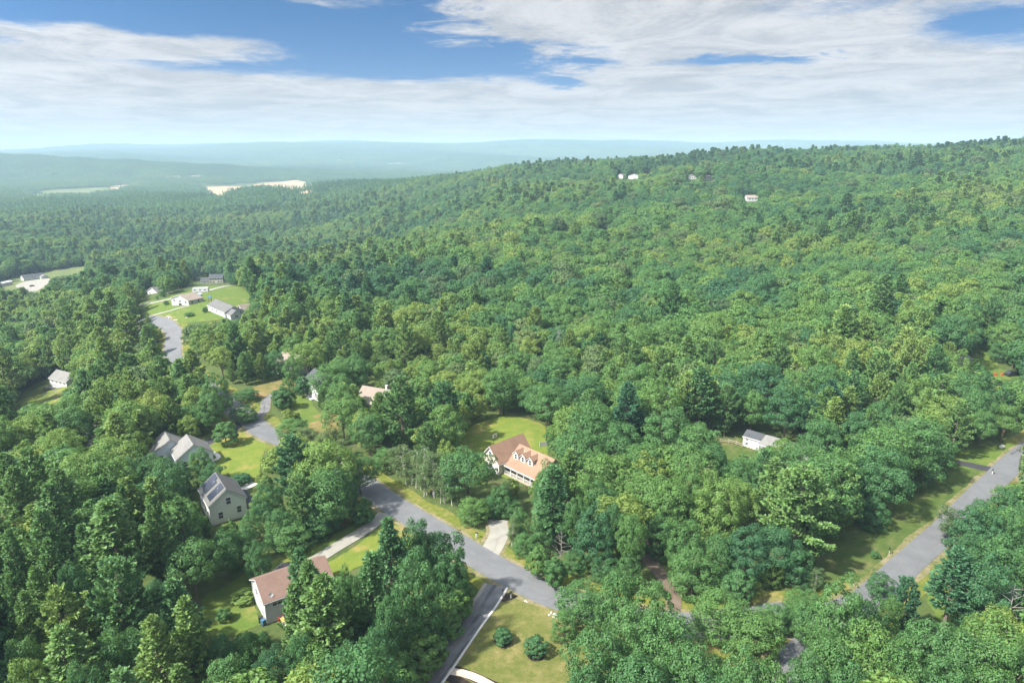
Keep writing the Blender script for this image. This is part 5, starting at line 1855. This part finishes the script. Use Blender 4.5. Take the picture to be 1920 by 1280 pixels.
def blocked(X, Y, H, r):
    """does a tree of this size cover open ground, a road or a house that the photograph shows?"""
    Z0 = hgt(X, Y)
    bad = np.zeros(len(X), bool)
    for (ax, zz) in ((0, 1.02), (0, .85), (0, .6), (0, .35), (.55, .9), (-.55, .9), (1.0, .7), (-1.0, .7), (.9, .45), (-.9, .45), (.5, .25), (-.5, .25)):
        px, py, d = proj(X + ax * r * 1.05, Y, Z0 + H * zz)
        ix, iy = np.floor(px / 2).astype(int), np.floor(py / 2).astype(int)
        ok = (ix >= 0) & (ix < 960) & (iy >= 0) & (iy < 640)
        bad |= ok & MSK[np.clip(iy, 0, 639), np.clip(ix, 0, 959)]
    return bad


def open_ground(X, Y):
    ix, iy = np.floor(X - GX0).astype(int), np.floor(Y - GY0).astype(int)
    ok = (ix >= 0) & (ix < GW) & (iy >= 0) & (iy < GH)
    return ok & GRD[np.clip(iy, 0, GH - 1), np.clip(ix, 0, GW - 1)]


def candidates(y0, y1, s):
    ys = np.arange(y0, y1, s * 0.87)
    Xs, Ys = [], []
    for i, y in enumerate(ys):
        half = 0.80 * max(y, 120) + 45
        xs = np.arange(-half, half, s) + (s / 2 if i % 2 else 0)
        Xs.append(xs)
        Ys.append(np.full(len(xs), y))
    X, Y = np.concatenate(Xs), np.concatenate(Ys)
    X = X + rng.normal(0, s * 0.24, len(X))
    Y = Y + rng.normal(0, s * 0.24, len(Y))
    return X, Y


def pine_share(px, py, X, Y):
    p = np.full(len(px), 0.02)
    p = np.where((px < 420) & (py > 560), 0.46, p)
    p = np.where((px >= 420) & (px < 720) & (py > 520) & (py < 760), 0.45, p)
    p = np.where((px < 760) & (py < 560), 0.30, p)
    p = np.where((py < 318) & (px > 900), 0.22, p)
    p = np.where((px > 1540) & (py > 600) & (py < 800), 0.35, p)
    return np.clip(p + 0.5 * (vn(X, Y, 60, 2.0) - 0.5), 0.02, 0.9)


Xa, Ya = candidates(72, 460, 6.0)
Xb, Yb = candidates(460, 1420, 6.3)
X, Y = np.concatenate([Xa, Xb]), np.concatenate([Ya, Yb])
keep = ~open_ground(X, Y) & ~((Y < 84) & (X > -16) & (X < 10))
X, Y = X[keep], Y[keep]
Z = hgt(X, Y)
px, py, dd = proj(X, Y, Z + 10)
isp = rng.random(len(X)) < pine_share(px, py, X, Y)
sz = 0.66 + 0.62 * vn(X, Y, 47, 0.7) + rng.normal(0, 0.15, len(X))
H = np.where(isp, rng.uniform(12, 20, len(X)), rng.uniform(10.5, 16, len(X))) * np.clip(sz, 0.55, 1.5)
r = np.where(isp, H * rng.uniform(0.20, 0.28, len(X)), H * rng.uniform(0.30, 0.43, len(X)))
tint = 0.10 + 0.42 * vn(X, Y, 70, 1.1) + 0.42 * vn(X, Y, 31, 2.3) + rng.normal(0, 0.19, len(X)) + np.where(isp, 0.08, 0.0) - np.where((py < 340) & (px > 850), 0.15, 0.0)
tint += np.where((px < 900) & (py > 560) & (py < 860), 0.20, 0.0) + np.where(px > 1350, -0.04, 0)  # yellower mid-left tint puts sunlight into the leaf colour
tint = np.clip(tint, 0.02, 0.92)
# keep clear of the trees already placed one by one
near = Y < 420
for i in np.where(near)[0]:
    q = (X[i] - hx_) ** 2 + (Y[i] - hy_) ** 2
    if (q < (0.62 * (hr_ + r[i])) ** 2).any():
        H[i] = 0
ok = H > 0
X, Y, Z, H, r, tint, isp = (a[ok] for a in (X, Y, Z, H, r, tint, isp))
bad = blocked(X, Y, H, r)
for f in (0.62, 0.36, 0.2):
    H = np.where(bad, H * f / (0.62 if f == 0.36 else (0.36 if f == 0.2 else 1.0)), H)
    r = np.where(bad, np.minimum(r, H * 0.34), r)
    bad = blocked(X, Y, H, r)
ok = ~bad & (H > 2.0)
X, Y, Z, H, r, tint, isp = (a[ok] for a in (X, Y, Z, H, r, tint, isp))
isp &= H > 6
print('fill trees', len(X), 'heroes', len(TREES))

# which trees show most in the picture: paint crowns front to back into a small buffer
allx = np.concatenate([hx_, X])
ally = np.concatenate([hy_, Y])
allz = hgt(allx, ally)
allH = np.concatenate([[t['H'] for t in TREES], H])
allr = np.concatenate([hr_, r])
nh = len(TREES)
sel = np.where(ally < 520)[0]
order = sel[np.argsort(ally[sel])]
buf = np.zeros((320, 480), bool)
vis = np.zeros(len(allx))
for i in order:
    pxt, pyt, d = proj(allx[i], ally[i], allz[i] + allH[i])
    pxb, pyb, _ = proj(allx[i], ally[i], allz[i] + allH[i] * 0.2)
    rp = allr[i] * FPX / d
    x0, x1 = int(max(0, (pxt - rp) / 4)), int(min(480, (pxt + rp) / 4 + 1))
    y0, y1 = int(max(0, pyt / 4)), int(min(320, pyb / 4 + 1))
    if x1 <= x0 or y1 <= y0:
        continue
    gx_, gy_ = np.meshgrid(np.arange(x0, x1) * 4 + 2, np.arange(y0, y1) * 4 + 2)
    cyp, ryp = (pyt + pyb) / 2, max(2.0, (pyb - pyt) / 2)
    e = ((gx_ - pxt) / max(rp, 2)) ** 2 + ((gy_ - cyp) / ryp) ** 2 < 1
    sub = buf[y0:y1, x0:x1]
    vis[i] = (e & ~sub).sum()
    sub |= e
fill_kind = np.where(isp, 'P', np.where(H < 5.5, 'S', 'B'))
single = np.zeros(len(X), bool)
counts = {'B': 0, 'P': 0, 'S': 0, 'K': 0}
for t in TREES:
    counts[t['k']] += 1
for i in np.argsort(-vis[nh:]):
    k = fill_kind[i]
    lim = {'B': 285, 'P': 230, 'S': 60}[k]
    if counts[k] < lim and vis[nh + i] >= 3:
        counts[k] += 1
        single[i] = True
        TREES.append(dict(k=str(k), x=float(X[i]), y=float(Y[i]), H=float(H[i]), r=float(r[i]), t=float(tint[i]), hero=False))
print('single trees', counts)

# ------------------------------------------------------------------ trees as things of their own
BASE = {'W': (20.0, 5.9), 'B': (14.0, 5.0), 'P': (20.0, 3.1), 'K': (15.5, 3.2), 'S': (13.2, 5.0)}
NV = {'W': 2, 'B': 8, 'P': 6, 'K': 3, 'S': 3}
KNAME = {'B': 'broadleaf_tree', 'P': 'pine_tree', 'K': 'birch_tree', 'S': 'leafy_shrub'}
lx_ = np.array([p[1] for p in LANDMARKS])
ly_ = np.array([p[2] for p in LANDMARKS])


def describe(t):
    o2 = np.argsort((lx_ - t['x']) ** 2 + (ly_ - t['y']) ** 2)
    k, k2 = int(o2[0]), int(o2[1])
    dist = math.hypot(lx_[k] - t['x'], ly_[k] - t['y'])
    tone = 'dark green' if t['t'] < 0.27 else ('mid green' if t['t'] < 0.5 else ('light green' if t['t'] < 0.7 else 'yellow green'))
    if t['k'] == 'P':
        size = 'tall' if t['H'] > 17.5 else ('medium' if t['H'] > 12 else 'small')
        noun = 'pine'
    elif t['k'] == 'K':
        size, noun = 'slender', 'birch'
    elif t['k'] == 'S':
        size, noun = 'low', 'shrub'
    else:
        size = 'broad' if t['r'] > 5.0 else ('medium' if t['r'] > 3.4 else 'small')
        noun = 'leafy tree'
    rel = 'close to' if dist < 16 else ('near' if dist < 45 else 'in woods beyond')
    return f"{size} {tone} {noun} {rel} {LANDMARKS[k][0]} and {LANDMARKS[k2][0].replace('the ', '', 1)}"


def scale_for(t):
    bH, bR = BASE[t['k']]
    return t['r'] / bR, t['H'] / bH


from collections import Counter
labs = [describe(t) for t in TREES]
cnt = Counter(labs)
for i, t in enumerate(TREES):
    k = t['k']
    v = i % NV[k] if k != 'B' else (i * 5 + int(t['x'] * 3)) % 8
    if k == 'B' and t['H'] < 10.5:
        v = 7
    if k == 'P' and t['r'] / t['H'] > 0.24:
        k, v = 'W', i % 2
    cm, tm = PROTO[(k, v)]
    sxy, sz_ = t['r'] / BASE[k][1], t['H'] / BASE[k][0]
    k = t['k']
    o = empty(KNAME[k], (t['x'], t['y'], float(hgt(t['x'], t['y']))), (i * 2.39996) % 6.283)
    o.scale = (sxy, sxy, sz_)
    for nm, me_ in (('crown', cm), ('trunk' if k != 'S' else 'stem', tm)):
        c = bpy.data.objects.new(nm, me_)
        c['tint'] = float(t['t'])
        link(c, o)
    tag(o, labs[i], 'tree' if k != 'S' else 'shrub', None)
    if cnt[labs[i]] > 1:
        o['group'] = labs[i].replace('leafy tree', 'leafy trees').replace(' pine ', ' pines ').replace(' birch ', ' birches ').replace(' shrub ', ' shrubs ')

for i, (qx, qy, hh, lab) in enumerate(DEADT):
    x, y = hit(qx, qy, hh)
    o = empty('dead_tree', (x, y, float(hgt(x, y))), i * 1.7)
    o.scale = (hh / 13,) * 3
    a, b = DEADM[i % 2]
    link(bpy.data.objects.new('trunk', a), o)
    link(bpy.data.objects.new('branches', b), o)
    tag(o, lab, 'dead tree')

# clipped shrubs on the near lawn, on the grass, along the houses
for i, (qx, qy, rr, hh, tt, lab) in enumerate([
        (943, 1204, 1.55, 2.7, .28, 'compact round shrub in mulch on the dry lawn nearer the dark driveway'),
        (1005, 1228, 1.75, 3.7, .24, 'taller loose round shrub in mulch on the dry lawn beside the big trees'),
        (421, 1163, 1.4, 2.4, .45, 'single round bush on the green lawn beside the brown roofed house'),
        (452, 905, 2.6, 2.2, .15, 'low spreading dark hedge bush on the lawn behind the panel house'),
        (427, 862, 0.6, 0.8, .2, 'tiny dark bush alone on the open lawn by the grey house'),
        (1640, 1045, 0.9, 1.5, .3, 'small dark bush beside the mailbox on the roadside lawn'),
        (312, 572, 1.4, 2.6, .3, 'small tree shaped bush at the corner of the white raised house'),
        (356, 593, 2.2, 2.0, .2, 'spreading bush on the bank above the road bend'),
        (385, 586, 1.3, 3.0, .2, 'upright dark bush at the end of the grey ranch house'),
        (458, 1125, 2.2, 2.0, .85, 'yellow flowering bush against the brown roofed white house')]):
    x, y = hit(qx, qy)
    o = empty('shrub', (x, y, float(hgt(x, y)) + 0.03), i * 1.1)
    o.scale = (rr / 5.0, rr / 5.0, hh / 13.2)
    cm, tm = PROTO[('S', i % 3)]
    for nm, me_ in (('foliage', cm), ('stem', tm)):
        c = bpy.data.objects.new(nm, me_)
        c['tint'] = tt
        link(c, o)
    tag(o, lab, 'shrub')
for (qx, qy, rr, lab) in ((943, 1203, 1.5, 'dark mulch ring under the compact round shrub'), (1005, 1227, 1.6, 'dark mulch ring under the taller loose shrub')):
    x, y = hit(qx, qy)
    sheet('mulch_bed', [(x + rr * math.cos(q) * (1 + 0.06 * math.sin(3 * q)), y + rr * math.sin(q)) for q in np.linspace(0, 6.283, 19)[:-1]], 0.10, 'mulch', lab, 'mulch bed', cell=3)


# ------------------------------------------------------------------ the rest of the forest, nobody could count it
def scatter(name, pts, scl, rot, idx, tnt, coll, label):
    me = bpy.data.meshes.new(name)
    me.from_pydata(pts.tolist(), [], [])
    for nm, ty, arr in (('scl', 'FLOAT_VECTOR', scl), ('rot', 'FLOAT_VECTOR', rot), ('idx', 'INT', idx), ('tint', 'FLOAT', tnt)):
        a = me.attributes.new(nm, ty, 'POINT')
        a.data.foreach_set('vector' if ty == 'FLOAT_VECTOR' else 'value', np.asarray(arr).ravel())
    o = link(bpy.data.objects.new(name, me))
    ng = bpy.data.node_groups.new(name, 'GeometryNodeTree')
    ng.interface.new_socket('Geometry', in_out='INPUT', socket_type='NodeSocketGeometry')
    ng.interface.new_socket('Geometry', in_out='OUTPUT', socket_type='NodeSocketGeometry')
    n, l = ng.nodes, ng.links
    gi, go = n.new('NodeGroupInput'), n.new('NodeGroupOutput')
    ci = n.new('GeometryNodeCollectionInfo')
    ci.inputs['Collection'].default_value = coll
    ci.inputs['Separate Children'].default_value = True
    ci.inputs['Reset Children'].default_value = True
    ip = n.new('GeometryNodeInstanceOnPoints')
    ip.inputs['Pick Instance'].default_value = True

    def attr(nm, ty):
        a = n.new('GeometryNodeInputNamedAttribute')
        a.data_type = ty
        a.inputs['Name'].default_value = nm
        return a.outputs['Attribute']
    l.new(gi.outputs[0], ip.inputs['Points'])
    l.new(ci.outputs[0], ip.inputs['Instance'])
    l.new(attr('idx', 'INT'), ip.inputs['Instance Index'])
    l.new(attr('rot', 'FLOAT_VECTOR'), ip.inputs['Rotation'])
    l.new(attr('scl', 'FLOAT_VECTOR'), ip.inputs['Scale'])
    l.new(ip.outputs[0], go.inputs[0])
    o.modifiers.new('scatter', 'NODES').node_group = ng
    return tag(o, label, 'forest', kind='stuff')


m_ = ~single
bx_, by_, bz_, bH, br, bt, bp = X[m_], Y[m_], Z[m_], H[m_], r[m_], tint[m_], isp[m_]
n = len(bx_)
idx = np.where(bp, NFB + rng.integers(0, NFP, n), np.where(rng.random(n) < 0.10, NFB - 1, rng.integers(0, NFB - 1, n))).astype(np.int32)
sxy = np.where(bp, br / 3.2, br / 5.0)
szz = np.where(bp, bH / 20.0, bH / 14.0)
rot = np.stack([np.zeros(n), np.zeros(n), rng.uniform(0, 6.283, n)], 1)
scatter('forest', np.stack([bx_, by_, bz_ - 0.2], 1), np.stack([sxy, sxy, szz], 1).astype(np.float32), rot.astype(np.float32), idx, bt.astype(np.float32),
        far_col, 'dense mixed forest of leafy trees and pines covering hillside and valley')

# far forest beyond the ridge
XF, YF = [], []
for (y0, y1, s) in ((1400, 5200, 76), (5200, 10500, 112)):
    for y in np.arange(y0, y1, s):
        half = 0.82 * y + 150
        xs = np.arange(-half, half, s)
        XF.append(xs + rng.normal(0, s * 0.12, len(xs)))
        YF.append(np.full(len(xs), y) + rng.normal(0, s * 0.12, len(xs)))
XF, YF = np.concatenate(XF), np.concatenate(YF)
ZF = hgt(XF, YF)
fx, fy, _ = proj(XF, YF, ZF + 8)
fx2, fy2, _ = proj(XF, YF, ZF)
okf = np.ones(len(XF), bool)
for (a, b) in ((fx, fy), (fx2, fy2), (fx + 8, fy2), (fx - 8, fy2)):
    ix, iy = np.floor(a / 2).astype(int), np.floor(b / 2).astype(int)
    ins = (ix >= 0) & (ix < 960) & (iy >= 0) & (iy < 640)
    okf &= ~(ins & MSK[np.clip(iy, 0, 639), np.clip(ix, 0, 959)])
XF, YF, ZF = XF[okf], YF[okf], ZF[okf]
n = len(XF)
e = 30.0
gxn = (hgt(XF + e, YF) - hgt(XF - e, YF)) / (2 * e)
gyn = (hgt(XF, YF + e) - hgt(XF, YF - e)) / (2 * e)
rotf = np.stack([np.arctan(gyn), -np.arctan(gxn), np.zeros(n)], 1)
sf = np.where(YF > 5200, 1.45, 1.0)
tf = np.clip(0.16 + 0.5 * vn(XF, YF, 420, 0.4) + rng.normal(0, 0.10, n), 0.02, 0.9)
scatter('far_forest', np.stack([XF, YF, ZF], 1), np.stack([sf * np.where(rng.random(n) < .5, 1, -1), sf, np.where(YF > 5200, 1.2, 1.0)], 1).astype(np.float32), rotf.astype(np.float32),
        rng.integers(0, 5, n).astype(np.int32), tf.astype(np.float32), patch_col, 'hazy far forest rolling over the valley hills to the horizon')

# ------------------------------------------------------------------ the air
m, t = mat_new('haze_air')
pvn = t.add('ShaderNodeVolumePrincipled')
pvn.inputs['Color'].default_value = (0.50, 0.71, 0.86, 1)
pvn.inputs['Density'].default_value = HAZE
pvn.inputs['Anisotropy'].default_value = 0.0
ot = t.add('ShaderNodeOutputMaterial')
t.l.new(pvn.outputs[0], ot.inputs['Volume'])
zlo = float(GZ.min()) - 4
zhi = max(float(GZ.max()) + 30, CAMZ + 30)
hz = MB().box(-13200, 13200, -1000, 14700, zlo, zhi).build('haze', 'haze_air')
tag(hz, 'pale summer haze filling the air over the forest', 'haze', kind='stuff')
